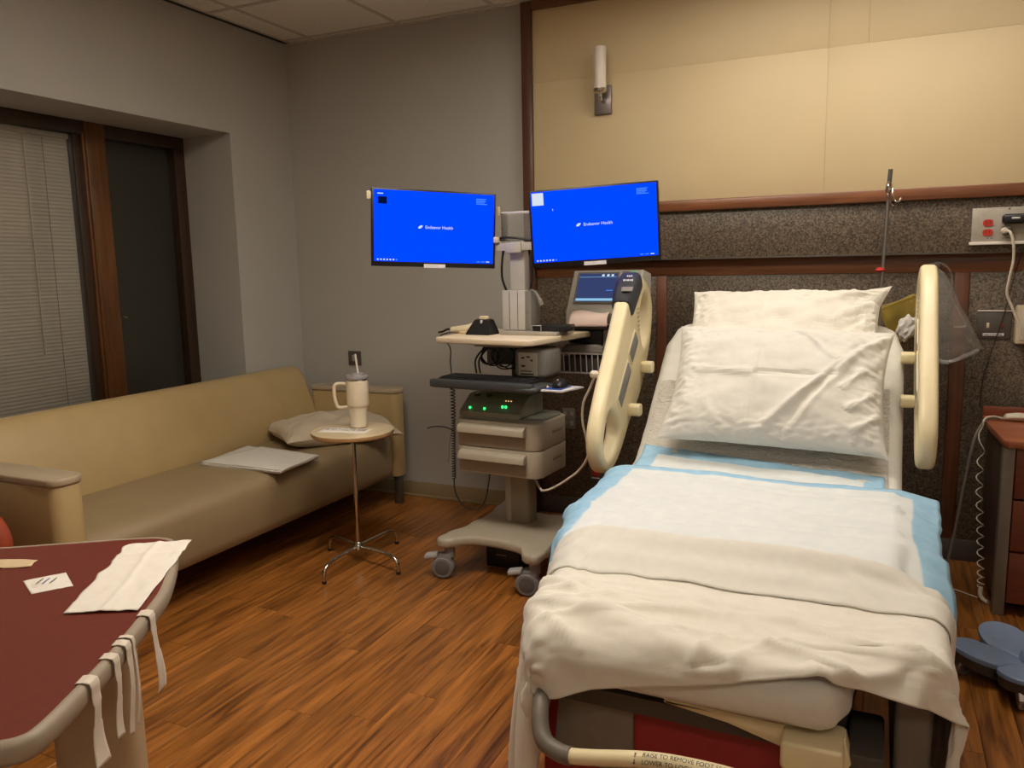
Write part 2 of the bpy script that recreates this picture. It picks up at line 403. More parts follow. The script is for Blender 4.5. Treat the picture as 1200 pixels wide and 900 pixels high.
baseboard('baseboard_back', None, XL, -1.765)
struct(MB().box((XL, YF, 0), (XL+.012, YB-.021, .092), .003).build('baseboard_left', 'baseboard'))

# window
wn = struct(thing('window_1', '', '', (WX, (WY0+WY1)/2, WZ0))); del wn['kind']
wn['kind'] = 'structure'
for k in ('label', 'category'):
    if k in wn: del wn[k]
def wpart(name, lo, hi, mt, b=.004, par=None): return MB().box(lo, hi, b).build(name, mt, par or wn, True)
wpart('sill', (XL-.35, WY0, WZ0-.0), (XL+.012, WY1, WZ0+.022), 'window_wood_dark')
wpart('head_rail', (WX-.07, WY0, 2.088), (WX, WY1, WZ1), 'window_wood_dark')
wpart('bottom_rail', (WX-.07, WY0, WZ0+.022), (WX, WY1, WZ0+.08), 'window_wood_dark')
wpart('mullion', (WX-.07, 2.90, WZ0+.08), (WX+.012, 3.016, 2.150), 'window_wood', .006)
wpart('stile', (WX-.07, 2.842, WZ0+.08), (WX-.008, 2.90, 2.088), 'window_wood_dark')
wpart('stile', (WX-.07, 3.474, WZ0+.08), (WX-.002, WY1, 2.088), 'window_wood_dark')
wpart('sash_bead', (WX-.03, 2.886, WZ0+.08), (WX+.004, 2.8995, 2.10), 'window_wood', .004)
wpart('sash_edge', (WX-.05, 3.016, WZ0+.08), (WX-.012, 3.030, 2.088), 'window_wood_dark', .003)
wpart('stile', (WX-.07, WY0, WZ0+.08), (WX-.002, WY0+.08, 2.088), 'window_wood_dark')
wpart('pane', (WX-.066, 3.03, WZ0+.08), (WX-.058, 3.474, 2.088), 'dark_glass', 0)
wpart('pane', (WX-.024, WY0+.08, WZ0+.08), (WX-.020, 2.842, 2.088), 'pane_glass', 0)
MB().tube([(WX-.004, 3.030, 1.16), (WX+.012, 3.036, 1.155), (WX+.02, 3.046, 1.15)], .006).build('latch', 'metal_leg', wn, True)
struct(MB().box((WX-.17, WY0, WZ0), (WX-.16, WY1, WZ1)).build('night_backing_1', 'dark_glass'))  # dark sheet behind the panes, stands in for the night outside
bl = thing('window_blind', 'closed white mini blind behind the left window pane', 'window blind', (WX-.05, 1.9, WZ0+.1))
MB().box((WX-.068, 1.0, 2.060), (WX-.032, 2.838, 2.086), .003).build('head_rail', 'blind_white', bl, True)
sl = MB()
sm = sl.loft([[(0, 0, 0), (.003, 0, .010), (.001, 0, .0205), (-.0004, 0, .0205), (.0016, 0, .010), (-.0014, 0, 0)], [(0, 1.836, 0), (.003, 1.836, .010), (.001, 1.836, .0205), (-.0004, 1.836, .0205), (.0016, 1.836, .010), (-.0014, 1.836, 0)]]).mesh('slat', 'blind_white', 0)
bl_inv = bl.matrix_basis.inverted()
k = 0; z = 2.042
while z > WZ0+.1:
    o = link('slat', sm, bl); o.location = bl_inv @ Vector((WX-.052, 1.001, z)); o.rotation_euler = (0, R(10), 0); z -= .0185
MB().cyl((WX-.042, 2.70, 2.06), (WX-.042, 2.70, WZ0+.1), .0012, n=6).build('ladder_cord', 'cable_grey', bl, True)
MB().cyl((WX-.036, 2.60, 2.06), (WX-.036, 2.60, 1.0), .003, n=8).build('tilt_wand', 'blind_white', bl, True)

# headwall panelling
hw = thing('headwall', 'wood framed headwall with cream upper panel and brown speckled lower panels', 'wall panel', (-.2, YB, 0))
def hp(name, lo, hi, mt, b=.003): return MB().box(lo, hi, b).build(name, mt, hw, True)
HX1 = XR-.005
hp('post', (-1.762, 4.018, 0), (-1.703, YB-.001, H-.002), 'post_wood')
hp('head_rail', (-1.703, 4.018, 2.70), (HX1, YB-.001, H-.002), 'rail_wood')
sx0, sx1, sx2 = -1.702, -.2505, -.086
for lo, hi in (((sx0, 1.69), (sx1-.0004, 2.3349)), ((sx0, 2.3355), (sx1-.0004, 2.699)), ((sx1+.0004, 1.69), (HX1, 2.3349)), ((sx1+.0004, 2.3355), (sx2-.0004, 2.699)), ((sx2+.0004, 2.3355), (HX1, 2.699))):
    hp('cream_panel', (lo[0], 4.036, lo[1]), (hi[0], YB-.001, hi[1]), 'cream_laminate', .0003)
hp('chair_rail', (-1.703, 3.962, 1.637), (HX1, YB-.001, 1.690), 'rail_wood', .006)
hp('speckled_band', (-1.703, 3.992, 1.408), (HX1, YB-.001, 1.637), 'granite', .002)
hp('edge_strip', (-1.703, 3.990, 1.402), (HX1, YB-.002, 1.408), 'plate_dark', .001)
hp('lower_rail', (-1.703, 4.052, 1.322), (HX1, YB-.001, 1.402), 'rail_wood')
hp('stile', (-1.036, 4.050, .10), (-.984, YB-.001, 1.322), 'stile_wood')
hp('stile', (.306, 4.050, .10), (.366, YB-.001, 1.322), 'stile_wood')
for a, b in ((-1.703, -1.036), (-.984, .306), (.366, HX1)): hp('speckled_panel', (a+.001, 4.056, .10), (b-.001, YB-.001, 1.321), 'granite', .001)
hp('kick_strip', (-1.703, 4.050, 0), (HX1, YB-.001, .10), 'plate_dark')

# ================================================================== SOFA
so = thing('sofa', 'long tan vinyl sofa with grey capped arms under the window', 'sofa', (-2.95, 2.85, 0))
SY0, SY1 = 1.86, 3.845
# seat: lofted profile in XZ
prof = [(-3.20, .19), (-2.57, .17), (-2.553, .18), (-2.545, .22), (-2.540, .30), (-2.545, .38), (-2.556, .415), (-2.585, .436), (-2.66, .446), (-2.85, .448), (-3.06, .442), (-3.20, .44)]
rings = []
for yv, ins in ((SY0+.002, .012), (SY0+.008, .003), (SY0+.03, 0), (SY1-.03, 0), (SY1-.008, .003), (SY1-.002, .012)):
    rings.append([(px_ - (ins if px_ > -3 else 0), yv, pz_-(ins if pz_ > .4 else 0)) for px_, pz_ in prof])
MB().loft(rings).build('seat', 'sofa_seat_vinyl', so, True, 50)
bp_ = [(-3.075, .40), (-3.085, .50), (-3.12, .62), (-3.17, .74), (-3.20, .785), (-3.225, .803), (-3.26, .808), (-3.30, .80), (-3.325, .77), (-3.33, .60), (-3.33, .20), (-3.15, .20)]
rings = []
for yv, ins in ((SY0-.10, .02), (SY0-.09, .006), (SY0-.06, 0), (SY1-.01, 0), (SY1+.015, .006), (SY1+.025, .02)):
    rings.append([(min(px_-ins, -3.079-ins) if px_ > -3.25 else px_, yv, pz_-(ins if pz_ > .7 else 0)) for px_, pz_ in bp_])
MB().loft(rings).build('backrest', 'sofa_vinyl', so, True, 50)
def arm(y0, y1):
    ra = rrect(.62, y1-y0, .045, 8, cx=-2.83, cy=(y0+y1)/2)
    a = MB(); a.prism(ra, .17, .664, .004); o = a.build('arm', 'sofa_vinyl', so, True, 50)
    c = MB(); c.prism(rrect(.63, y1-y0+.012, .05, 8, cx=-2.83, cy=(y0+y1)/2), .665, .692, .006); c.build('arm_cap', 'arm_cap_grey', o, True, 50)
arm(1.735, 1.855); arm(3.852, 3.965)
for lx, ly in ((-2.56, 1.80), (-2.55, 3.90), (-3.25, 1.80), (-3.25, 3.90)):
    MB().box((lx-.022, ly-.022, 0), (lx+.022, ly+.022, .172), .004).build('leg', 'metal_leg', so, True)

# pillow generator -----------------------------------------------------------
def pillow_mesh(name, w_, h, t, seed, m, creases=(), nu=64, nv=44, wr=.010, flat=.0, pinch=.07):
    vs = []; idx = {}; fs = []
    def pt(u, v, s):
        ex = max(0, 1-abs(u)**3.2); ey = max(0, 1-abs(v)**3.0)
        th = (ex**.55)*(ey**.55)
        X = w_/2*u*(1-pinch*(1-v*v)*abs(u)**3); Y = h/2*v*(1-pinch*1.1*(1-u*u)*abs(v)**3)
        edge = 1-min(ex, ey)
        k = wr*(nz(u*2.2+seed, v*2.2, s*3)*1.2+nz(u*5+seed, v*5, s*3+9)*.5)*th**.5
        # seam puckers
        k += wr*1.3*edge**1.5*(1-edge**6)*nz(u*13+seed*2, v*13, s*7)
        for (a, b, amp, wd) in creases:
            ax, ay = a; bx, by = b; dx, dy = bx-ax, by-ay; L2 = dx*dx+dy*dy
            q = max(0, min(1, ((u-ax)*dx+(v-ay)*dy)/L2)); d = math.hypot(u-ax-q*dx, (v-ay-q*dy)*h/w_)
            wob = .02*nz(q*4, seed, amp*99)
            if s > 0: k += amp*math.exp(-((d+wob)/wd)**2)*math.sin(math.pi*min(1, max(0.12, q)))**.3
        z = s*(t/2*th*(1-flat*(s < 0)) + k*(1 if s > 0 else .4)*min(1, th*3)) + .012*nz(u*1.5+seed, v*1.5, 4)*edge
        return (X, Y, z)
    for s in (1, -1):
        for j in range(nv+1):
            for i in range(nu+1):
                u = 2*i/nu-1; v = 2*j/nv-1
                u = math.copysign(abs(u)**.85, u); v = math.copysign(abs(v)**.85, v)
                border = i in (0, nu) or j in (0, nv)
                if s < 0 and border: idx[(s, i, j)] = idx[(1, i, j)]; continue
                idx[(s, i, j)] = len(vs); vs.append(pt(u, v, s))
    for s in (1, -1):
        for j in range(nv):
            for i in range(nu):
                q = [idx[(s, i, j)], idx[(s, i+1, j)], idx[(s, i+1, j+1)], idx[(s, i, j+1)]]
                fs.append(q if s > 0 else q[::-1])
    b = MB(); b.add(vs, fs); return b
def frame(origin, xdir, ydir):
    x_ = Vector(xdir).normalized(); y_ = Vector(ydir); y_ = (y_-x_*y_.dot(x_)).normalized(); z_ = x_.cross(y_)
    return Matrix(((x_.x, y_.x, z_.x, origin[0]), (x_.y, y_.y, z_.y, origin[1]), (x_.z, y_.z, z_.z, origin[2]), (0, 0, 0, 1)))

pb = pillow_mesh('pillow', .66, .46, .15, 3.3, None, (((-.6, -.5), (.7, .2), .012, .12), ((-.2, .6), (.5, -.6), .012, .1)), wr=.016)
Mx = frame((-2.76, 3.57, .505), (-.42, -.66, 0), (.62, -.40, -.02))
for i_, p in enumerate(pb.v):
    q = Mx @ Vector(p)
    if q.z < .447: q.z = .447
    if q.x > -2.53: q.z -= (q.x+2.53)*.25
    if q.x < -3.06: q.x = -3.06
    if q.y > 3.845: q.y = 3.845
    pb.v[i_] = tuple(q)
tag(pb.build('pillow', 'linen_beige'), 'beige rumpled pillow lying on the sofa seat by the far arm', 'pillow')
fs_ = thing('folded_sheet', 'flat folded white sheet lying on the sofa seat', 'sheet', (-2.8, 3.05, .446))
cs = [Vector((-3.00, 2.83)), Vector((-2.50, 2.83)), Vector((-2.54, 3.15)), Vector((-3.06, 3.21))]
def quadfn(c, z, amp, seed):
    def f(u, v):
        p = (c[0]*(1-u)+c[1]*u)*(1-v)+(c[3]*(1-u)+c[2]*u)*v
        return (p.x, p.y, z+amp*nz(u*3+seed, v*3, seed)+amp*.5*nz(u*8, v*8, seed))
    return f
for k in range(3):
    sh = [c+Vector((random.uniform(-.01, .01), random.uniform(-.01, .01))) for c in cs]
    if k == 2: sh[3] = sh[3].lerp(sh[2], .22); sh[0] = sh[0].lerp(sh[1], .02)
    sheet('sheet_layer', quadfn(sh, .4515+k*.0065, .002, k), 24, 16, 'linen_white', fs_, .006)

# ================================================================== ROUND SIDE TABLE
TX, TY = -2.205, 3.0
rt_ = thing('side_table', 'small round maple table on a chrome four-legged pole stand', 'table', (TX, TY, 0))
MB().lathe([(0.001, .622), (.185, .622), (.190, .626), (.192, .634), (.190, .641)], n=56).build('table_edge', 'maple_edge', rt_)
MB().lathe([(.001, .6412), (.1895, .6412), (.190, .6425), (.188, .645), (.001, .645)], n=56).build('table_top', 'maple', rt_)
MB().cyl((0, 0, .08), (0, 0, .622), .011).build('pole', 'chrome', rt_)
m = MB(); m.lathe([(.001, .606), (.05, .606), (.055, .612), (.055, .622), (.001, .622)]); m.build('top_plate', 'chrome', rt_)
MB().lathe([(.001, .064), (.022, .064), (.026, .072), (.022, .09), (.014, .10), (.001, .10)]).build('hub', 'chrome', rt_)
for dx, dy in ((.013, -.282), (.263, -.064), (-.227, .075), (.031, .283)):
    L_ = math.hypot(dx, dy); ux, uy = dx/L_, dy/L_
    pts = spline([(ux*.012, uy*.012, .080), (ux*L_*.5, uy*L_*.5, .083), (ux*(L_-.05), uy*(L_-.05), .080), (ux*(L_-.012), uy*(L_-.012), .062), (dx, dy, .03), (dx, dy, .004)], 8)
    o = MB().tube(pts, .0085, 12).build('leg', 'chrome', rt_)
    MB().lathe([(.001, 0), (.0105, 0), (.0115, .004), (.0105, .012), (.001, .012)], (dx, dy, 0), 16).build('foot_cap', 'black_plastic', o)
# paper on it
def ppr(u, v): 
    a = R(12); x_ = (u-.5)*.24; y_ = (v-.5)*.11
    return (TX-.02+x_*math.cos(a)-y_*math.sin(a), TY-.035+x_*math.sin(a)+y_*math.cos(a), .6468+.0006*math.sin(u*6))
pp = thing('printed_sheet', 'printed paper sheet lying on the round table under the tumbler', 'paper', (TX, TY, .646))
sheet('paper', ppr, 12, 6, 'paper_white', pp, .0006)
a = R(12); prn = MB()
for k in range(26):
    for row in range(3):
        if random.random() < .18: continue
        u0 = .06+k*.034; ln = random.uniform(.016, .030); v0 = .55+row*.13-(.0 if row < 2 else 0)
        x_, y_ = (u0-.5)*.24, (v0-.55)*.11
        cx_ = TX-.02+x_*math.cos(a)-y_*math.sin(a); cy_ = TY-.035+x_*math.sin(a)+y_*math.cos(a)
        prn.box((cx_-.0016, cy_-.005, .6475), (cx_+.0016, cy_+.005, .6480))
prn.build('printing', 'print_grey', pp, True, 0)
# tumbler
CX, CY = TX-.002, TY+.055
tu = thing('tumbler', 'cream insulated tumbler with handle and straw standing on the round table', 'tumbler', (CX, CY, .6484))
MB().lathe([(.001, 0), (.036, 0), (.039, .004), (.041, .085), (.0425, .095), (.050, .104), (.0515, .112), (.0515, .212), (.049, .222), (.001, .222)], n=40).build('body', 'tumbler_cream', tu, False, 30)
MB().lathe([(.001, .222), (.047, .222), (.047, .229), (.001, .229)], n=40).build('rim', 'chrome', tu)
ld = MB().lathe([(.001, .229), (.050, .229), (.053, .233), (.053, .243), (.050, .249), (.030, .250), (.028, .256), (.012, .256), (.001, .256)], n=40).build('lid', 'lid_clear', tu)
hd = Vector((-.86, -.42, 0)).normalized()
pts = spline([hd*.048+Vector((0, 0, .205)), hd*.085+Vector((0, 0, .208)), hd*.106+Vector((0, 0, .198)), hd*.109+Vector((0, 0, .16)), hd*.104+Vector((0, 0, .12)), hd*.095+Vector((0, 0, .098)), hd*.075+Vector((0, 0, .094)), hd*.044+Vector((0, 0, .098))], 8)
MB().tube(pts, .0085, 12).build('handle', 'tumbler_cream', tu)
MB().tube([(.004, .006, .25), (-.001, .006, .29), (-.006, .006, .335), (-.008, .006, .345)], .0048, 12).build('straw', 'sconce_glass', tu)

# wall plates ------------------------------------------------------------------
def wallplate(name, label, x0, x1, z0, z1, yb, mt, parts, cat='outlet', group=None):
    t = thing(name, label, cat, ((x0+x1)/2, yb, z0), 0, group)
    MB().box((x0, yb-.007, z0), (x1, yb, z1), .003).build('plate', mt, t, True)
    for pn, a, b, mt2 in parts:
        MB().box((a[0], yb-.011, a[1]), (b[0], yb-.006, b[1]), .0015).build(pn, mt2, t, True)
    return t
wallplate('light_switch', 'small dark metal switch plate on the grey wall behind the tumbler', -2.990, -2.895, .795, .885, YB, 'plate_dark', [('rocker', (-2.958, .822), (-2.932, .860), 'plate_grey')], 'switch')
wallplate('wall_outlet', 'dark four-socket outlet plate low on the headwall right of the cart', -1.560, -1.487, .492, .606, 4.056, 'device_mid', [('socket', (-1.551+dx, .512+dz), (-1.533+dx, .535+dz), 'plate_grey') for dx in (0, .036) for dz in (0, .052)])
wo = wallplate('wall_outlet', 'outlet plate with a red socket low on the headwall behind the bed rail', -1.41, -1.325, .185, .285, 4.056, 'plate_dark', [('socket', (-1.392, .235), (-1.345, .272), 'outlet_red'), ('label_strip', (-1.392, .222), (-1.345, .229), 'label_white')])
wallplate('wall_outlet', 'red socket plate on the headwall behind the wire basket', -1.20, -1.10, .84, .93, 4.056, 'device_dark', [('socket', (-1.185, .855), (-1.155, .915), 'outlet_red'), ('socket', (-1.145, .855), (-1.115, .915), 'outlet_red')])
# electrical strip on the speckled band
es = thing('wall_outlet', 'long grey metal outlet strip with red sockets on the speckled headwall band', 'outlet', (.5, 3.992, 1.44))
MB().box((.352, 3.972, 1.448), (.68, 3.992, 1.592), .003).build('plate', 'plate_grey', es, True)
MB().box((.346, 3.965, 1.437), (.69, 3.992, 1.450), .003).build('bottom_lip', 'sconce_glass', es, True)
MB().cyl((.487, 3.9715, 1.585), (.487, 3.970, 1.585), .004).build('screw', 'plate_dark', es, True)
for zz in (1.489, 1.529):
    M_ = frame((.412, 3.971, zz), (1, 0, 0), (0, 0, 1))
    s_ = MB(); s_.prism(rrect(.038, .028, .012, 5), 0, .003, M=M_); o = s_.build('socket', 'outlet_red', es, True)
    for dx in (-.007, .007): MB().box((.412+dx-.0012, 3.9672, zz-.003), (.412+dx+.0012, 3.9682, zz+.007)).build('slot', 'text_dark', o, True)
for k, (dx, wd) in enumerate(((-.035, .010), (-.022, .012), (.020, .011), (.034, .013))): MB().box((.445+dx, 3.9712, 1.462), (.445+dx+wd*.8, 3.9722, 1.466)).build('print_mark', 'print_grey', es, True)
ad = thing('power_adapter', 'black power adapter plugged into the grey headwall outlet strip', 'adapter', (.52, 3.97, 1.47))
MB().box((.460, 3.930, 1.521), (.60, 3.9715, 1.562), .012, 3).build('body', 'black_plastic', ad, True)
MB().box((.492, 3.9285, 1.541), (.522, 3.931, 1.548), .001).build('label', 'label_white', ad, True)
MB().box((.462, 3.938, 1.478), (.498, 3.9715, 1.512), .009, 3).build('lower_plug', 'device_dark', ad, True)
pc = thing('power_cable', 'thick white power cable hanging from the grey headwall outlet strip', 'cable', (.47, 3.95, 1.49))
MB().cyl((.470, 3.938, 1.493), (.470, 3.918, 1.493), .014, .009).build('plug', 'cable_white', pc, True)
MB().tube(spline([(.470, 3.92, 1.493), (.486, 3.90, 1.485), (.500, 3.90, 1.44), (.506, 3.915, 1.37), (.498, 3.93, 1.29), (.496, 3.945, 1.23), (.520, 3.955, 1.17), (.545, 3.965, 1.11), (.56, 3.97, 1.05)], 8), .0055, 8).build('cable', 'cable_white', pc, True)
sw = wallplate('light_switch', 'grey two-switch plate with white label on the right speckled panel', .405, .533, 1.03, 1.150, 4.056, 'plate_dark', [('toggle', (.440, 1.078), (.450, 1.100), 'ivory_plastic'), ('indicator', (.494, 1.083), (.503, 1.097), 'red_plastic'), ('label_strip', (.427, 1.042), (.508, 1.054), 'label_white'), ('top_strip', (.403, 1.150), (.536, 1.155), 'sconce_glass')], 'switch')
for k in range(7): MB().box((.436+k*.0095, 4.0444, 1.0455), (.436+k*.0095+(.006 if k % 3 else .0075), 4.0452, 1.0505)).build('print_mark', 'print_grey', sw, True)
bxr = thing('wall_box', 'ivory plastic box mounted on the headwall at the right edge', 'wall box', (.59, 4.056, 1.01))
MB().box((.545, 4.0, 1.012), (.66, 4.056, 1.178), .008, 3).build('housing', 'ivory_plastic', bxr, True)
MB().box((.558, 3.996, 1.03), (.65, 4.001, 1.16), .003).build('cover', 'cable_white', bxr, True)
fm = thing('flow_meter', 'clear flow meter with green collar at the right edge of the headwall', 'flow meter', (.60, 3.94, 1.44))
MB().lathe([(.001, 0), (.03, 0), (.034, .02), (.034, .10), (.024, .12), (.001, .12)], (.578, 3.93, 1.50)).build('tube', 'acrylic', fm, True)
MB().lathe([(.001, 0), (.024, 0), (.028, .01), (.028, .045), (.001, .05)], (.580, 3.93, 1.445)).build('collar', 'flow_green' if 'flow_green' in MATS else (mat('flow_green', (150, 176, 70), .5) and 'flow_green'), fm, True)
MB().cyl((.58, 3.93, 1.50), (.58, 3.992, 1.50), .012).build('stem', 'chrome', fm, True)
MB().tube(spline([(.580, 3.93, 1.445), (.575, 3.92, 1.38), (.55, 3.93, 1.33), (.530, 3.94, 1.29), (.545, 3.95, 1.25), (.58, 3.95, 1.24)], 8), .005, 8).build('hose', 'acrylic', fm, True)
bc = MB().tube(spline([(.545, 3.982, 1.437), (.542, 3.982, 1.395), (.528, 4.03, 1.30), (.505, 4.04, 1.15), (.47, 4.04, 1.0), (.44, 4.045, .85), (.435, 4.045, .72)], 8), .002, 6).build('thin_cord', 'cable_black')
tag(bc, 'thin black cord dangling over the switch plate on the headwall', 'cord')
# sconce
sc = thing('wall_sconce', 'unlit tube sconce with white glass on the cream headwall panel', 'wall lamp', (-1.31, 4.036, 2.13))
MB().box((-1.358, 4.018, 2.142), (-1.268, 4.036, 2.282), .003).build('back_plate', 'sconce_metal', sc, True)
MB().tube(spline([(-1.308, 4.02, 2.205), (-1.308, 3.985, 2.205), (-1.308, 3.966, 2.214), (-1.308, 3.962, 2.235)], 6), .010, 12).build('arm', 'chrome', sc, True)
MB().lathe([(.001, 0), (.016, 0), (.030, .008), (.034, .014), (.034, .028), (.001, .028)], (-1.308, 3.962, 2.228)).build('cup', 'chrome', sc, True)
MB().lathe([(.001, 0), (.030, 0), (.031, .004), (.031, .196), (.029, .2), (.027, .2), (.026, .17), (.001, .17)], (-1.308, 3.962, 2.254)).build('glass_shade', 'sconce_glass', sc, True)

# ================================================================== COMPUTER CART
CO, CR = (-1.50, 3.25, 0), R(-4)
ct = thing('computer_cart', 'beige wheeled computer cart with two drawers beside the bed', 'cart', CO, CR)
CM = ct.matrix_basis; CI = CM.inverted()
def cw(x_, y_, z_): return CM @ Vector((x_, y_, z_))
def cpart(name, lo, hi, mt, b=.004, par=None, seg=2): return MB().box(lo, hi, b, seg).build(name, mt, par or ct)
base = smooth_loop([(-0.235, -0.275), (-0.208, -0.312), (-0.166, -0.302), (-0.107, -0.235), (-0.026, -0.215), (0.082, -0.218), (0.163, -0.245), (0.208, -0.312), (0.253, -0.325), (0.287, -0.288), (0.264, -0.08), (0.253, 0.1), (0.289, 0.3), (0.28, 0.35), (0.226, 0.36), (0.136, 0.24), (0.028, 0.215), (-0.08, 0.24), (-0.17, 0.36), (-0.224, 0.35), (-0.233, 0.3), (-0.197, 0.1), (-0.202, -0.1)], 5)
MB().prism(base, .148, .192, .014, 3).build('base', 'cart_plastic', ct, False, 60)
for cx_, cy_, an in ((-.185, -.268, R(20)), (.250, -.280, R(15)), (-.185, .31, R(60)), (.24, .31, R(40))):
    k = MB(); Mc = Matrix.Translation((cx_, cy_, 0)) @ Matrix.Rotation(an, 4, 'Z')
    k.cyl((0, 0, .10), (0, 0, .150), .024, M=Mc)
    k.prism([(-.034, .045), (-.046, .080), (-.034, .112), (.022, .122), (.026, .070), (.0, .045)], -.026, .026, .006, M=Mc @ Matrix.Translation((-.012, 0, 0)) @ Matrix.Rotation(R(90), 4, 'X'))
    c_ = k.build('caster', 'caster_grey', ct)
    Mw = Mc @ Matrix.Translation((-.030, -.0, .053)) @ Matrix.Rotation(R(90), 4, 'X')
    wv = MB(); wv.lathe([(.001, -.030), (.043, -.030), (.050, -.024), (.053, -.012), (.053, .012), (.050, .024), (.043, .030), (.001, .030)], n=32, M=Mw); wv.build('wheel', 'caster_grey', c_)
    hb = MB(); hb.lathe([(.001, -.033), (.026, -.033), (.034, -.0305), (.034, .0305), (.026, .033), (.001, .033)], n=24, M=Mw); hb.build('hub', 'caster_dark', c_)
    MB().box((-.096, -.026, .106), (-.034, .026, .124), .006, 2, M=Mc @ Matrix.Rotation(R(-10), 4, 'Y')).build('brake_pedal', 'cart_brake', c_)
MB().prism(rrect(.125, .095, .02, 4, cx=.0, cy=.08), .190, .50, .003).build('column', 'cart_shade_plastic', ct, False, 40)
cpart('column_cover', (-.0635, .030, .192), (-.028, .128, .46), 'cart_plastic', .008)
# drawers
DW, DY0, DY1 = .215, -.165, .145
dh = smooth_loop
ho = rrect(2*DW, DY1-DY0, .05, 6, cx=.005, cy=(DY0+DY1)/2)
MB().prism(ho, .470, .589, .004).build('drawer_housing', 'cart_plastic', ct, False, 40)
MB().prism(ho, .592, .712, .006).build('drawer_housing', 'cart_plastic', ct, False, 40)
MB().prism(rrect(2*DW-.03, DY1-DY0-.03, .05, 6, cx=.005, cy=(DY0+DY1)/2), .712, .724, .004).build('top_tray', 'charger_grey', ct, False, 40)
for z0 in (.474, .596):
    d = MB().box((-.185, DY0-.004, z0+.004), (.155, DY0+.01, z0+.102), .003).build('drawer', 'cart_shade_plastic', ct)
    M_ = Matrix(((0, 0, 1, 0), (1, 0, 0, DY0-.004), (0, 1, 0, z0+.060), (0, 0, 0, 1)))
    MB().prism([(0, 0), (0, .042), (-.026, .036), (-.032, .026), (-.032, .004), (-.024, 0)], -.172, .162, .002, M=M_).build('drawer_handle', 'cart_plastic', d, False, 50)
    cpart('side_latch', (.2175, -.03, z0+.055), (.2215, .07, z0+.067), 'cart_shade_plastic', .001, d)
# keyboard tray
kt = MB(); kt.prism([(-.262, -.255), (.245, -.275), (.262, -.262), (.262, -.10), (-.262, -.06), (-.275, -.07), (-.275, -.245)], .862, .890, .012, 3)
kt.build('keyboard_tray', 'tray_grey', ct, False, 50)
cpart('tray_bracket', (-.16, -.10, .835), (.06, .10, .866), 'cart_plastic')
cpart('wrist_rest', (-.262, -.272, .868), (.245, -.238, .902), 'tray_grey', .006)
# worktop
wt = [(-.268, -.200), (-.255, -.213)] + [(.190, -.236), (.214, -.226), (.226, -.20), (.275, .27), (.262, .295), (-.275, .305), (-.295, .29)]
MB().prism(wt, 1.055, 1.081, .006, 3).build('worktop', 'cart_top', ct, False, 50)
cpart('worktop_bracket', (-.12, -.12, 1.035), (.12, .12, 1.055), 'cart_shade_plastic')
cpart('rear_post', (-.055, .10, .72), (.06, .19, 1.05), 'device_dark', .01)
# aluminium riser above the worktop
cpart('riser_plate', (-.045, -.02, 1.0815), (.24, .16, 1.098), 'plate_grey', .003)
cpart('riser_box', (-.050, .02, 1.10), (.066, .12, 1.278), 'aluminium', .004)
for xx in (-.012, .030): cpart('riser_groove', (xx-.0012, .0185, 1.104), (xx+.0012, .0215, 1.274), 'plate_dark', 0)
cpart('riser_side', (.0665, .024, 1.10), (.095, .116, 1.276), 'device_mid', .003)
cpart('monitor_post', (-.022, .05, 1.278), (.052, .10, 1.50), 'aluminium', .004)
cpart('cross_arm', (-.20, .02, 1.455), (.17, .042, 1.49), 'device_grey', .003)
cpart('mount_plate', (-.025, .012, 1.445), (.055, .0199, 1.49), 'device_grey', .003)
cpart('hook', (-.088, .045, 1.61), (-.070, .06, 1.652), 'ivory_plastic', .005)
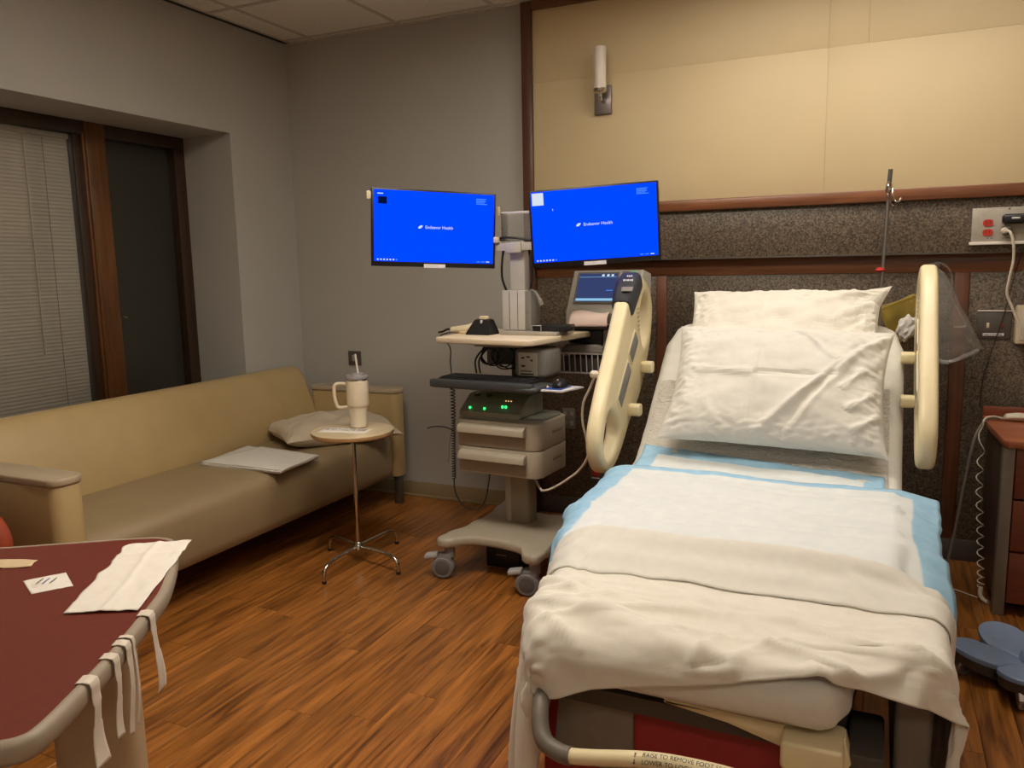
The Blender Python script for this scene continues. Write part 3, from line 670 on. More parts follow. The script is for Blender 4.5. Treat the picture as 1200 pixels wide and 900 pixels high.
# monitors
def monitor(label, cx_, cy_, cz, rz, tilt, icons, win, wincol, left):
    t = thing('computer_monitor', label, 'monitor', (cx_, cy_, cz), rz, 'monitors on the cart')
    W_, H_ = .555, .330
    S = Matrix.Rotation(tilt, 4, 'Y')
    def mb(lo, hi, b=0): return MB().box(lo, hi, b, M=S)
    mb((-W_/2, 0, -H_/2), (W_/2, .022, H_/2), .004).build('housing', 'bezel_black', t)
    mb((-.14, .022, -.10), (.14, .045, .10), .01).build('back_cover', 'black_plastic', t)
    mb((-.05, .045, -.05), (.05, .060, .05), .004).build('mount_plate', 'plate_grey', t)
    s_ = mb((-.267, -.0008, -.144), (.267, .0002, .157)).build('screen', 'screen_blue', t)
    mb((-.050, -.002, -.1680), (.046, -.0002, -.1515)).build('name_label', 'label_white', t)
    T = lambda x_, z_: S @ frame((x_, -.0012, z_), (1, 0, 0), (0, 0, 1))
    text('screen_text', 'Endeavor Health', .0185, 'screen_white', s_, T(.018, .006))
    lg = MB(); lg.prism([(-.010, -.006), (.0, -.006), (.009, .001), (.010, .007), (.0, .007), (-.008, .001)], 0, .0006, M=T(-.066, .006)); lg.build('logo', 'screen_white', s_, False, 0)
    for k in range(7): mb((-.255+k*.0135, -.0016, -.1390), (-.248+k*.0135, -.0009, -.1330)).build('taskbar_icon', 'screen_white' if k < 6 else 'screen_pale', s_)
    for k in range(5):
        wd = (.055, .048, .052, .044, .060)[k]
        mb((.185, -.0016, .136-k*.0055), (.185+wd*.85, -.0009, .139-k*.0055)).build('info_line', 'screen_pale', s_)
    for k in range(3): mb((.19+k*.022, -.0016, -.1385), (.205+k*.022, -.0009, -.1345)).build('clock_text', 'screen_white' if k == 2 else 'screen_pale', s_)
    a, b = win; mb((a[0], -.0016, a[1]), (b[0], -.0009, b[1])).build('note_window', wincol, s_)
    if left:
        mb((-.252, -.0016, .139), (-.228, -.0009, .143)).build('title_text', 'screen_white', s_)
        mb((-.297, .002, .115), (-.2785, .018, .150), .004).build('clip', 'ivory_plastic', t)
    else:
        cu = MB(); cu.prism([(0, 0), (.004, -.004), (.0015, -.005), (.003, -.009), (.0015, -.0095), (0, -.006)], 0, .0006, M=T(-.175, .082)); cu.build('mouse_pointer', 'screen_white', s_, False, 0)
    return t
monitor('left monitor on the cart, blue screen with a dark window icon', -1.770, 3.075, 1.5525, R(44), R(2.3), 6, ((-.250, .098), (-.212, .128)), 'screen_dark', True)
monitor('right monitor on the cart, blue screen with a white note window', -1.118, 3.298, 1.553, R(13), R(-2.6), 6, ((-.262, .100), (-.212, .152)), 'screen_white', False)
# arm links to the monitors
MB().tube([cw(-.18, .05, 1.47), cw(-.22, .03, 1.50), Vector((-1.72, 3.165, 1.5525))], .018, 10).build('monitor_arm', 'plate_grey', ct, True)
MB().tube([cw(.15, .05, 1.47), cw(.25, .10, 1.51), Vector((-1.135, 3.372, 1.56))], .018, 10).build('monitor_arm', 'plate_grey', ct, True)
MB().tube(spline([cw(-.10, .04, 1.50), cw(-.05, .02, 1.512), cw(.02, .02, 1.510), cw(.08, .04, 1.50)], 6), .005, 8).build('cable', 'cable_black', ct, True)
for dx in (-.05, .078):
    MB().tube(spline([cw(dx, .045, 1.46), cw(dx*1.15, .04, 1.40), cw(dx*1.2, .045, 1.33), cw(dx*.9, .06, 1.27)], 6), .0055, 8).build('cable', 'cable_black', ct, True)
MB().tube(spline([cw(.09, .03, 1.28), cw(.125, .01, 1.27), cw(.15, -.0, 1.24), cw(.16, -.0, 1.215)], 6), [.004]*6+[.006]*6+[.010]*7, 8).build('cable', 'cable_grey', ct, True)
# clear acrylic bin on top of the post
ab = thing('acrylic_bin', 'clear acrylic bin with white rim standing between the two monitors', 'bin', tuple(cw(.015, .075, 1.50)), CR)
for lo, hi in (((-.075, -.03, 0), (-.072, .03, .12)), ((.072, -.03, 0), (.075, .03, .12)), ((-.072, -.03, 0), (.072, -.027, .12)), ((-.072, .027, 0), (.072, .03, .12)), ((-.072, -.027, 0), (.072, .027, .003))):
    MB().box(lo, hi).build('wall', 'acrylic', ab)
m = MB()
for a_, b_ in (((-.077, -.032), (.077, -.0265)), ((-.077, .0265), (.077, .032)), ((-.077, -.0265), (-.0715, .0265)), ((.0715, -.0265), (.077, .0265))): m.box((a_[0], a_[1], .12), (b_[0], b_[1], .127), .001)
m.build('rim', 'label_white', ab)
bx_ = thing('adapter_box', 'small white adapter box behind the edge of the left monitor', 'adapter', tuple(cw(-.090, .020, 1.491)), CR)
MB().box((-.035, -.015, 0), (.035, .015, .026), .004).build('body', 'ivory_plastic', bx_)
MB().tube([(.035, 0, .012), (.06, 0, .010)], .004).build('plug', 'cable_black', bx_)
# keyboard
kb = thing('keyboard', 'black computer keyboard on the pull-out tray of the cart', 'keyboard', tuple(cw(-.02, -.160, .8905)), CR)
MB().box((-.225, -.068, 0), (.225, .068, .014), .004).build('body', 'keyboard_black', kb)
keym = MB().box((-.0072, -.0072, 0), (.0072, .0072, .006), .0015, 1).mesh('key', 'black_plastic')
for rw in range(6):
    for c_ in range(22):
        o = link('key', keym, kb); o.location = (-.208+c_*.0197, -.052+rw*.0205, .0135)
# mouse shelf + mouse
ms = thing('mouse_shelf', 'white mouse shelf with blue pad beside the keyboard tray', 'shelf', tuple(cw(.325, -.165, .872)), CR)
MB().prism([(-.055, -.075), (.04, -.075), (.075, .07), (-.055, .075)], 0, .008, .002).build('shelf', 'label_white', ms)
MB().box((-.048, -.062, .0082), (.03, .05, .0105), .001).build('mouse_pad', 'pad_blue' if 'pad_blue' in MATS else (mat('pad_blue', (40, 70, 150), .7) and 'pad_blue'), ms)
MB().tube([(-.055, 0, .004), (-.075, .01, .01)], .006).build('arm', 'ivory_plastic', ms)
mo = thing('computer_mouse', 'black computer mouse on the blue pad beside the keyboard tray', 'mouse', tuple(cw(.318, -.155, .8828)), CR+R(10))
rg = []
for tt in range(9):
    y_ = -.052+.104*tt/8; hw_ = .031*math.sqrt(max(.05, 1-((tt-4)/4.4)**2)); hh = .034*math.sqrt(max(.05, 1-((tt-4.4)/4.9)**2))
    rg.append([(hw_*math.cos(a_), y_, .001+hh*max(0, math.sin(a_))) for a_ in [math.pi*k/10 for k in range(11)]]+[(hw_*.6*q, y_, 0) for q in (-.9, 0, .9)])
MB().loft(rg).build('body', 'black_plastic', mo)
MB().cyl((-.003, -.03, .031), (.003, -.03, .031), .006).build('scroll_wheel', 'device_mid', mo)
# charger block with green lights
cb = thing('charging_station', 'dark grey battery charger with green lights on top of the cart drawers', 'charger', tuple(cw(-.035, -.035, .7245)), CR)
M_ = Matrix(((0, 0, 1, 0), (1, 0, 0, 0), (0, 1, 0, 0), (0, 0, 0, 1)))
MB().prism([(-.115, 0), (.12, 0), (.12, .10), (-.02, .088), (-.055, .065), (-.115, .022)], -.155, .155, .008, M=M_).build('housing', 'charger_grey', cb, False, 40)
for xx in (-.105, -.045): MB().box((xx-.012, -.036, .073), (xx+.012, -.010, .089), .002).build('battery_slot', 'bezel_black', cb)
for xx, yy, zz in ((-.105, -.100, .033), (-.03, -.100, .033), (.055, -.086, .044), (.072, -.086, .044)):
    MB().box((xx-.004, yy-.002, zz-.010), (xx+.004, yy+.004, zz+.008), .001, M=Matrix.Translation((0, 0, 0))).build('green_light', 'led_green', cb)
for xx in (.055, .068, .082): MB().box((xx-.002, -.054, .066), (xx+.002, -.050, .070)).build('status_light', 'led_amber', cb)
# medical device under the worktop with cable loops
dv = thing('device_box', 'pale rounded device box printed with dark symbols under the cart worktop', 'device', tuple(cw(.15, -.02, .905)), CR)
MB().prism(rrect(.16, .20, .05, 6), 0, .125, .02, 3).build('housing', 'device_mid', dv, False, 50)
MB().box((-.045, -.1035, .012), (.045, -.0995, .112), .001).build('label', 'device_grey', dv)
for a_, b_ in (((-.03, .085), (-.015, .093)), ((-.005, .09), (.012, .097)), ((.015, .075), (.025, .083)), ((-.03, .05), (-.012, .058)), ((-.035, .03), (.02, .034)), ((-.035, .016), (.03, .022))):
    MB().box((a_[0], -.1045, a_[1]), (b_[0], -.1034, b_[1])).build('symbol', 'text_dark', dv)
MB().box((-.06, -.08, -.012), (.06, .08, -.0005), .002).build('base_plate', 'device_dark', dv)
cl = thing('cable_bundle', 'looped black cables bundled under the cart worktop', 'cable', tuple(cw(-.05, 0, .90)), CR)
for k in range(5):
    c_ = Vector((random.uniform(-.10, .03), random.uniform(.02, .09), .075)); rr = random.uniform(.035, .06); ph = random.random()*6
    MB().tube([c_+Vector((rr*math.cos(ph+tq*.22)*1.2, .008*math.sin(tq*.5), rr*math.sin(ph+tq*.22))) for tq in range(34)], .0032, 6).build('cable_loop', 'cable_black', cl)
MB().box((-.13, .09, .03), (.04, .14, .12), .008).build('power_strip', 'device_dark', cl)
for k in range(2):
    x0 = -.12+.02*k
    MB().tube(spline([(x0, -.02, .0), (x0-.005, -.02, .06), (x0+.03, -.01, .11), (x0+.07, 0, .135)], 6), .004, 6).build('cable_loop', 'cable_black', cl)
# barcode scanner and its cradle
cr_ = thing('scanner_cradle', 'black wedge-shaped scanner cradle on the cart worktop', 'cradle', tuple(cw(-.135, -.02, 1.0815)), CR)
MB().loft([[(-.062, -.045, 0), (.062, -.045, 0), (.062, .05, 0), (-.062, .05, 0)], [(-.058, -.042, .012), (.06, -.042, .012), (.06, .048, .012), (-.058, .048, .012)], [(-.028, -.02, .065), (.045, -.02, .065), (.045, .03, .065), (-.028, .03, .065)], [(-.02, -.012, .070), (.038, -.012, .070), (.038, .022, .070), (-.02, .022, .070)]]).build('body', 'black_plastic', cr_, False, 30)
MB().box((-.005, -.02, .068), (.035, .01, .084), .006).build('cup', 'ivory_plastic', cr_)
MB().box((.006, -.026, .050), (.016, -.018, .066), .002).build('contact', 'label_white', cr_)
bs = thing('barcode_scanner', 'white handheld barcode scanner lying left of its black cradle', 'scanner', tuple(cw(-.235, .0, 1.0815)), CR+R(8))
MB().loft([[(x_, w_*math.cos(a_), h_/2+h_/2*math.sin(a_)) for a_ in [2*math.pi*k/14 for k in range(14)]] for x_, w_, h_ in ((-.075, .006, .02), (-.072, .018, .030), (-.03, .026, .036), (.01, .026, .042), (.045, .024, .052), (.072, .022, .056), (.075, .012, .05))]).build('body', 'ivory_plastic', bs)
MB().box((-.02, -.032, .0), (.05, -.02, .012), .003).build('base_pad', 'red_plastic' if False else 'tan_wood', bs)
MB().tube(spline([(-.072, 0, .016), (-.095, 0, .018), (-.115, -.005, .008), (-.125, -.03, .006)], 6), .005, 8).build('strain_relief', 'cable_black', bs)
sb = thing('card_reader', 'flat black card reader with a metal bracket right of the cart riser', 'card reader', tuple(cw(.185, .05, 1.0985)), CR)
MB().box((-.075, -.045, 0), (.09, .05, .028), .004).build('body', 'black_plastic', sb)
MB().tube([(-.075, -.05, .002), (-.075, -.05, .026), (-.03, -.05, .026), (-.03, -.05, .002)], .0025, 6).build('bracket', 'plate_grey', sb)
# coiled cord at the cart's left side
cc = thing('scanner_cable', 'black coiled scanner cable hanging down the left side of the cart', 'cable', (-1.69, 3.04, .3))
MB().tube(spline([cw(-.31, .0, 1.086), cw(-.312, -.10, 1.075), (-1.757, 3.15, 1.03), (-1.745, 3.13, .96), (-1.735, 3.12, .905), (-1.722, 3.105, .86)], 6), .0028, 6).build('straight_run', 'cable_black', cc, True)
MB().tube(coil((-1.722, 3.10, .86), (-1.722, 3.10, .715), 10, .010), .0026, 6).build('coil', 'cable_black', cc, True)
MB().tube(coil((-1.722, 3.10, .712), (-1.728, 3.10, .43), 24, .008), .0026, 6).build('coil', 'cable_black', cc, True)
MB().tube(spline([(-1.728, 3.10, .43), (-1.724, 3.10, .37), (-1.695, 3.10, .318), (-1.648, 3.10, .294), (-1.60, 3.10, .305), (-1.565, 3.10, .36), (-1.548, 3.11, .469)], 8), .003, 6).build('straight_run', 'cable_black', cc, True)
MB().tube(spline([(-1.724, 3.10, .655), (-1.77, 3.10, .668), (-1.83, 3.10, .665), (-1.86, 3.10, .655)], 6), .003, 6).build('loose_end', 'cable_black', cc, True)
MB().tube(spline([(-1.728, 3.10, .66), (-1.75, 3.11, .60), (-1.755, 3.11, .54), (-1.762, 3.11, .50)], 6), .0025, 6).build('loose_end', 'cable_grey', cc, True)
# black power box on the floor under the cart
ub = thing('power_box', 'black power supply box on the floor under the cart base', 'power supply', (-1.53, 3.30, 0))
MB().box((-.085, -.12, 0), (.085, .12, .112), .008).build('body', 'black_plastic', ub)
MB().box((-.03, -.123, .06), (.02, -.1195, .066), .001).build('badge', 'device_mid', ub)

# ================================================================== FETAL MONITOR
fe = thing('fetal_monitor', 'off-white medical monitor with small tilted screen on the cart side shelf', 'medical monitor', (-1.085, 3.33, 1.128), R(-2))
M_ = Matrix(((0, 0, 1, 0), (1, 0, 0, 0), (0, 1, 0, 0), (0, 0, 0, 1)))
MB().prism([(-.06, 0), (.16, 0), (.16, .215), (.06, .232), (.040, .232), (-.045, .078), (-.06, .060)], -.155, .165, .008, 3, M=M_).build('housing', 'device_grey', fe, False, 40)
# tilted face frame
fx, fz = Vector((1, 0, 0)), Vector((0, .085, .154)).normalized()
FM = frame((0, -.0025-.002, .155), fx, fz)
def face(name, x0, x1, z0, z1, mt, d=.003, par=None): return MB().box((x0, z0, -.0005), (x1, z1, d), .0008, 1, M=FM).build(name, mt, par or fe)
face('screen_frame', -.128, .062, -.072, .078, 'device_mid', .0035)
sc_ = face('screen', -.120, .055, -.064, .070, 'ctg_screen', .005)
face('status_bar', -.118, .053, -.062, -.050, 'ctg_bar', .0056, sc_)
face('top_line', -.118, .053, .052, .054, 'ctg_bar', .0056, sc_)
for x0 in (-.015, .008, .028): face('readout', x0, x0+.012, .056, .066, 'screen_white', .0056, sc_)
face('trace', .015, .045, -.014, -.010, 'screen_pale', .0056, sc_)
face('green_light', .118, .132, .074, .082, 'led_green_dim' if 'led_green_dim' in MATS else (emis('led_green_dim', (90, 200, 140), .8) and 'led_green_dim'), .004)
face('brand_label', .075, .110, .070, .080, 'device_mid', .004)
MB().lathe([(.001, 0), (.012, 0), (.012, .008), (.010, .010), (.001, .010)], M=FM @ Matrix.Translation((.10, -.05, 0))).build('knob', 'device_mid', fe)
MB().box((-.125, -.064, .006), (.09, -.058, .050), .002).build('printer_door', 'device_mid', fe)
def pap(u, v):
    x_ = -1.205+.17*u+.004*nz(u*4, v*4, 1); b = math.sin(u*math.pi*2)*.006*(1-v)
    return (x_, 3.262-.045*math.sin(min(1, v*1.2)*1.4), 1.186-.055*v*v-.006*v+b)
tag(sheet('chart_paper', pap, 16, 10, 'paper_pink', None, .0008), 'pale pink chart paper curling out of the fetal monitor printer', 'paper')
cs2 = thing('cart_shelf', 'dark side shelf of the cart carrying the off-white medical monitor', 'shelf', (-1.08, 3.38, .9))
MB().box((-1.26, 3.27, 1.108), (-.90, 3.52, 1.1275), .004).build('shelf', 'device_dark', cs2, True)
MB().box((-1.235, 3.29, 1.045), (-1.08, 3.50, 1.107), .006).build('dark_module', 'bezel_black', cs2, True)
MB().box((-1.075, 3.285, 1.03), (-.96, 3.50, 1.107), .005).build('grey_module', 'charger_grey', cs2, True)
MB().prism([(-.115, 0), (.09, 0), (.085, .022), (.06, .034), (-.09, .030)], -.10, .10, .004, M=Matrix.Translation((-1.155, 3.36, 1.008)) @ Matrix.Rotation(R(90), 4, 'X')).build('grey_tray', 'device_mid', cs2, True)
MB().box((-1.42, 3.40, 1.062), (-1.20, 3.44, 1.107), .004).build('support_arm', 'device_dark', cs2, True)
MB().box((-1.235, 3.43, .90), (-1.205, 3.46, 1.107), .004).build('support_arm', 'device_dark', cs2, True)
wb = thing('wire_basket', 'white wire basket hanging under the medical monitor shelf', 'basket', (-1.17, 3.36, .91))
MB().tube([(-1.295, 3.27, 1.003), (-1.02, 3.27, 1.003), (-1.02, 3.43, 1.003), (-1.295, 3.43, 1.003), (-1.295, 3.27, 1.003)], .0045, 8).build('rim', 'label_white', wb, True)
MB().tube([(-1.28, 3.28, .915), (-1.035, 3.28, .915), (-1.035, 3.42, .915), (-1.28, 3.42, .915), (-1.28, 3.28, .915)], .003, 8).build('bottom_wire', 'label_white', wb, True)
for k in range(10):
    xx = -1.279+k*.0265
    MB().tube([(xx, 3.27, 1.003), (xx, 3.28, .915), (xx, 3.42, .915), (xx, 3.43, 1.003)], .0025, 6).build('wire', 'label_white', wb, True)
MB().box((-1.272, 3.29, .918), (-1.045, 3.41, .985), .01).build('contents', 'device_dark', wb, True)
# the shelf with the medical monitor stands a little further back, clear of the bed rail
KS = 1.075
def recede(o):
    l_ = o.location; o.location = (l_.x*KS, l_.y*KS, 1.383+(l_.z-1.383)*KS)
    for q in [o]+list(o.children_recursive):
        if q.data:
            q.data.transform(Matrix.Scale(KS, 4))
for o in (fe, cs2, wb): recede(o)
cp_ = [o for o in bpy.data.objects if o.name == 'chart_paper'][0]
cp_.data.transform(Matrix.Translation((0, 0, 1.383)) @ Matrix.Scale(KS, 4) @ Matrix.Translation((0, 0, -1.383)))
# transducer leads
tl = thing('transducer_lead', 'white transducer lead with round plug clipped to the left bed rail', 'cable', (-1.0, 2.95, .95))
def kk(p, k): return (p[0]*k, p[1]*k, 1.383+(p[2]-1.383)*k)
MB().lathe([(.001, -.012), (.014, -.012), (.018, -.004), (.018, .006), (.012, .014), (.001, .014)], (-.992, 2.925, .962), 20).build('plug', 'cable_white', tl, True)
lp = [(-1.052, 3.10, .925), (-1.075, 3.10, .87), (-1.10, 3.10, .815), (-1.105, 3.10, .74), (-1.088, 3.10, .66), (-1.082, 3.10, .59), (-1.12, 3.10, .525), (-1.18, 3.10, .475), (-1.24, 3.10, .435), (-1.285, 3.10, .418), (-1.31, 3.12, .42), (-1.38, 3.22, .44)]
MB().tube(spline([kk(p, .943+.057*min(1, q/6)) for q, p in enumerate(lp)], 8), .0052, 8).build('cable', 'cable_white', tl, True)
tw = thing('basket_leads', 'thin white leads spilling over the front of the wire basket', 'cable', (-1.12, 3.5, .95))
for k in range(3):
    MB().tube(spline([kk((-1.06+.012*k, 3.262, 1.008), KS), kk((-1.055+.012*k, 3.255, .98), KS), kk((-1.035+.014*k, 3.25, .92), KS), kk((-1.01+.01*k, 3.25, .87), KS)], 5), .003, 6).build('thin_lead', 'cable_white', tw, True)

# ================================================================== BED
BX = -.372
bed = thing('hospital_bed', 'cream hospital bed with raised head and maroon foot panel', 'bed', (BX, 2.7, 0))
PATH = spline([Vector((0, y_, z_)) for y_, z_ in ((1.565, .550), (1.80, .572), (2.20, .605), (2.70, .618), (2.92, .630), (3.05, .690), (3.25, .850), (3.45, 1.015), (3.60, 1.135))], 10)
CUM = [0]
for i in range(1, len(PATH)): CUM.append(CUM[-1]+(PATH[i]-PATH[i-1]).length)
PLEN = CUM[-1]
def path_at(s):
    s = max(0, min(PLEN-1e-6, s)); i = 0
    while CUM[i+1] < s: i += 1
    f = (s-CUM[i])/(CUM[i+1]-CUM[i]); p = PATH[i].lerp(PATH[i+1], f)
    a_ = PATH[max(0, i-1)]; b_ = PATH[min(len(PATH)-1, i+2)]; t = (b_-a_).normalized()
    return p, Vector((0, -t.z, t.y)), t
def s_of_y(y_):
    for i in range(len(PATH)-1):
        if PATH[i+1].y >= y_: return CUM[i]+(y_-PATH[i].y)/(PATH[i+1].y-PATH[i].y)*(CUM[i+1]-CUM[i])
    return PLEN
def interp(tab, x_):
    for (a, fa), (b, fb) in zip(tab, tab[1:]):
        if x_ <= b:
            t = max(0, (x_-a)/(b-a)); t = t*t*(3-2*t); return fa+(fb-fa)*t
    return tab[-1][1]
HWT = [(0, .30), (.03, .335), (.10, .36), (.35, .385), (.60, .45), (.85, .475), (PLEN-.16, .478), (PLEN-.06, .455), (PLEN, .39)]
def halfw(s): return interp(HWT, s)
TH = .135
def ring(s, grow=0, thick=TH):
    thick = interp([(0, .105), (.35, .11), (.8, TH), (PLEN, TH)], s)
    p, n_, t = path_at(s); hw_ = halfw(s)+grow; r = .045; out = []
    endk = min(1, min(s, PLEN-s)/.03); tt = thick*(.55+.45*math.sqrt(endk)); dn = (thick-tt)/2; r = min(r, tt*.48)
    for (cx_, cz_, a0) in ((hw_-r, -r, 0), (-hw_+r, -r, 90), (-hw_+r*.5, -tt+r*.5, 180), (hw_-r*.5, -tt+r*.5, 270)):
        rr = r if a0 < 180 else r*.5
        if a0 == 90:
            for q in range(1, 12): out.append(p+n_*(grow-dn)+Vector((hw_-r-(2*hw_-2*r)*q/12, 0, 0)))
        for k in range(6):
            a = R(a0+18*k); out.append(p+n_*(cz_+rr*math.sin(a)+grow-dn)+Vector((cx_+rr*math.cos(a), 0, 0)))
    return [q+Vector((BX, 0, 0))+n_*(.005*nz(q.x*9, s*16, 3)+.003*nz(q.x*22+q.z*9, s*34, 7)) for q in out]
mt_ = MB().loft([ring(PLEN*i/130) for i in range(131)])
matt = mt_.build('mattress', 'linen_white', None, False, 60)
tag(matt, 'white sheeted mattress with raised head section on the hospital bed', 'mattress')
def drape(t, s, h=.004):
    """point on (or hanging from) the mattress; t lateral distance from the centre line, s along the path"""
    p, n_, tt = path_at(s); hw_ = halfw(s)-.03; a_ = abs(t); sg = 1 if t > 0 else -1; r = .035
    if a_ <= hw_: x_, d = a_, 0
    elif a_ <= hw_+r*math.pi/2:
        q = (a_-hw_)/r; x_ = hw_+(r+h)*math.sin(q); d = r-(r+h)*math.cos(q)+h
    else:
        x_ = hw_+r+h; d = r+h+(a_-hw_-r*math.pi/2)
    return p+n_*(h-d*.9)+Vector((BX+sg*x_, 0, -d*.1))

# quilted underpad material ----------------------------------------------------
def pad_material():
    m = bpy.data.materials.new('underpad'); m.use_nodes = True; MATS['underpad'] = m
    nt = m.node_tree; b = nt.nodes['Principled BSDF']; L = nt.links.new
    uv = nt.nodes.new('ShaderNodeUVMap'); sp = nt.nodes.new('ShaderNodeSeparateXYZ'); L(uv.outputs[0], sp.inputs[0])
    def edge(sock, wdt):
        s1 = nt.nodes.new('ShaderNodeMath'); s1.operation = 'SUBTRACT'; s1.inputs[1].default_value = .5; L(sock, s1.inputs[0])
        ab_ = nt.nodes.new('ShaderNodeMath'); ab_.operation = 'ABSOLUTE'; L(s1.outputs[0], ab_.inputs[0])
        mr = nt.nodes.new('ShaderNodeMapRange'); mr.inputs['From Min'].default_value = .5-wdt-.004; mr.inputs['From Max'].default_value = .5-wdt+.004; L(ab_.outputs[0], mr.inputs[0]); return mr.outputs[0]
    e1 = edge(sp.outputs[0], .075); e2 = edge(sp.outputs[1], .085)
    mx = nt.nodes.new('ShaderNodeMath'); mx.operation = 'MAXIMUM'; L(e1, mx.inputs[0]); L(e2, mx.inputs[1])
    tc = nt.nodes.new('ShaderNodeTexCoord'); n = nt.nodes.new('ShaderNodeTexNoise'); n.inputs['Scale'].default_value = 26; n.inputs['Detail'].default_value = 5; L(tc.outputs['Object'], n.inputs['Vector'])
    r1 = nt.nodes.new('ShaderNodeValToRGB'); r1.color_ramp.elements[0].color = srgb(204, 211, 214); r1.color_ramp.elements[1].color = srgb(226, 228, 226); L(n.outputs[0], r1.inputs[0])
    r2_ = nt.nodes.new('ShaderNodeValToRGB'); r2_.color_ramp.elements[0].color = srgb(128, 178, 212); r2_.color_ramp.elements[1].color = srgb(172, 208, 230); L(n.outputs[0], r2_.inputs[0])
    mc = nt.nodes.new('ShaderNodeMix'); mc.data_type = 'RGBA'; L(mx.outputs[0], mc.inputs['Factor']); L(r1.outputs[0], mc.inputs['A']); L(r2_.outputs[0], mc.inputs['B'])
    L(mc.outputs['Result'], b.inputs['Base Color']); b.inputs['Roughness'].default_value = .6
    bp = nt.nodes.new('ShaderNodeBump'); bp.inputs['Strength'].default_value = .25; bp.inputs['Distance'].default_value = .006; L(n.outputs[0], bp.inputs['Height']); L(bp.outputs[0], b.inputs['Normal'])
pad_material()
def quilt_material():
    m = bpy.data.materials.new('quilted'); m.use_nodes = True; MATS['quilted'] = m
    nt = m.node_tree; b = nt.nodes['Principled BSDF']; L = nt.links.new
    tc = nt.nodes.new('ShaderNodeTexCoord'); mp = nt.nodes.new('ShaderNodeMapping'); mp.inputs['Scale'].default_value = (30, 70, 70); L(tc.outputs['Object'], mp.inputs[0])
    v = nt.nodes.new('ShaderNodeTexNoise'); v.inputs['Scale'].default_value = 1.3; v.inputs['Detail'].default_value = 3; v.inputs['Distortion'].default_value = 1.4; L(mp.outputs[0], v.inputs['Vector'])
    r1 = nt.nodes.new('ShaderNodeValToRGB'); r1.color_ramp.elements[0].color = srgb(214, 208, 198); r1.color_ramp.elements[1].color = srgb(236, 230, 220); L(v.outputs[0], r1.inputs[0]); L(r1.outputs[0], b.inputs['Base Color'])
    b.inputs['Roughness'].default_value = .85
    bp = nt.nodes.new('ShaderNodeBump'); bp.inputs['Strength'].default_value = 1.0; bp.inputs['Distance'].default_value = .02; L(v.outputs[0], bp.inputs['Height']); L(bp.outputs[0], b.inputs['Normal'])
quilt_material()
def quilt(u, v):
    t = -.445+.875*u; s = s_of_y(2.45)+(s_of_y(3.30)-s_of_y(2.45))*v
    return drape(t, s, .007+.0045*nz(u*16, v*26, 5)+.003*nz(u*34, v*60, 2))
tag(sheet('quilted_pad', quilt, 120, 110, 'quilted', None, .004), 'crinkled white quilted bed pad under the pillows', 'bed pad')
def pad1(u, v):
    s0, s1 = s_of_y(2.40), s_of_y(3.02)-.09*u; t = -.440+.86*u
    wv = .008*nz(u*5, v*9, 3)+.005*nz(u*9, v*30, 8)+.003*nz(u*24, v*60, 2)
    q = drape(t, s0+(s1-s0)*v, .0125+wv*.8); return q
tag(sheet('underpad', pad1, 70, 40, 'underpad', None, .003), 'rear blue-edged disposable underpad partly covered by another', 'underpad')
def pad2(u, v):
    t = -.505+1.075*u+.006*math.sin(v*9); y0 = 2.0; y1 = 2.80+.02*math.sin(u*7)+.035*abs(u-.5)
    s = s_of_y(y0)+(s_of_y(y1)-s_of_y(y0))*v
    g = .016*math.exp(-((v-.72-.03*math.sin(u*5))/.016)**2)*(1 if u > .08 else 0) + .012*math.exp(-((v-.42+.03*math.sin(u*4+1))/.014)**2) + .010*math.exp(-((v-.93-.015*math.sin(u*6))/.03)**2)
    q = drape(t, s, .0215+.006*nz(u*4, v*6, 1)+.003*nz(u*15, v*8, 6)+.006*nz(u*6, v*24, 2)+.003*nz(u*22, v*50, 9)+g*1.1)
    if t > .455:      # stiff right border sticks out before it hangs
        k = (t-.455)/.115; q = drape(.455, s, .021+.003*nz(u*15, v*8, 6))+Vector((k*.112+.01*nz(v*9, 2, 1)*k, 0, -.03*k-.05*k*k*(1-v)+.012*nz(v*14, 7, 1)*k))
    if t < -.455: q.x -= .02*((-.455-t)/.05)+.008*nz(v*12, 5, 5); q.z += .016*((-.455-t)/.05)
    return q
tag(sheet('underpad', pad2, 90, 60, 'underpad', None, .003), 'front blue-edged disposable underpad spread across the bed above the blanket', 'underpad')

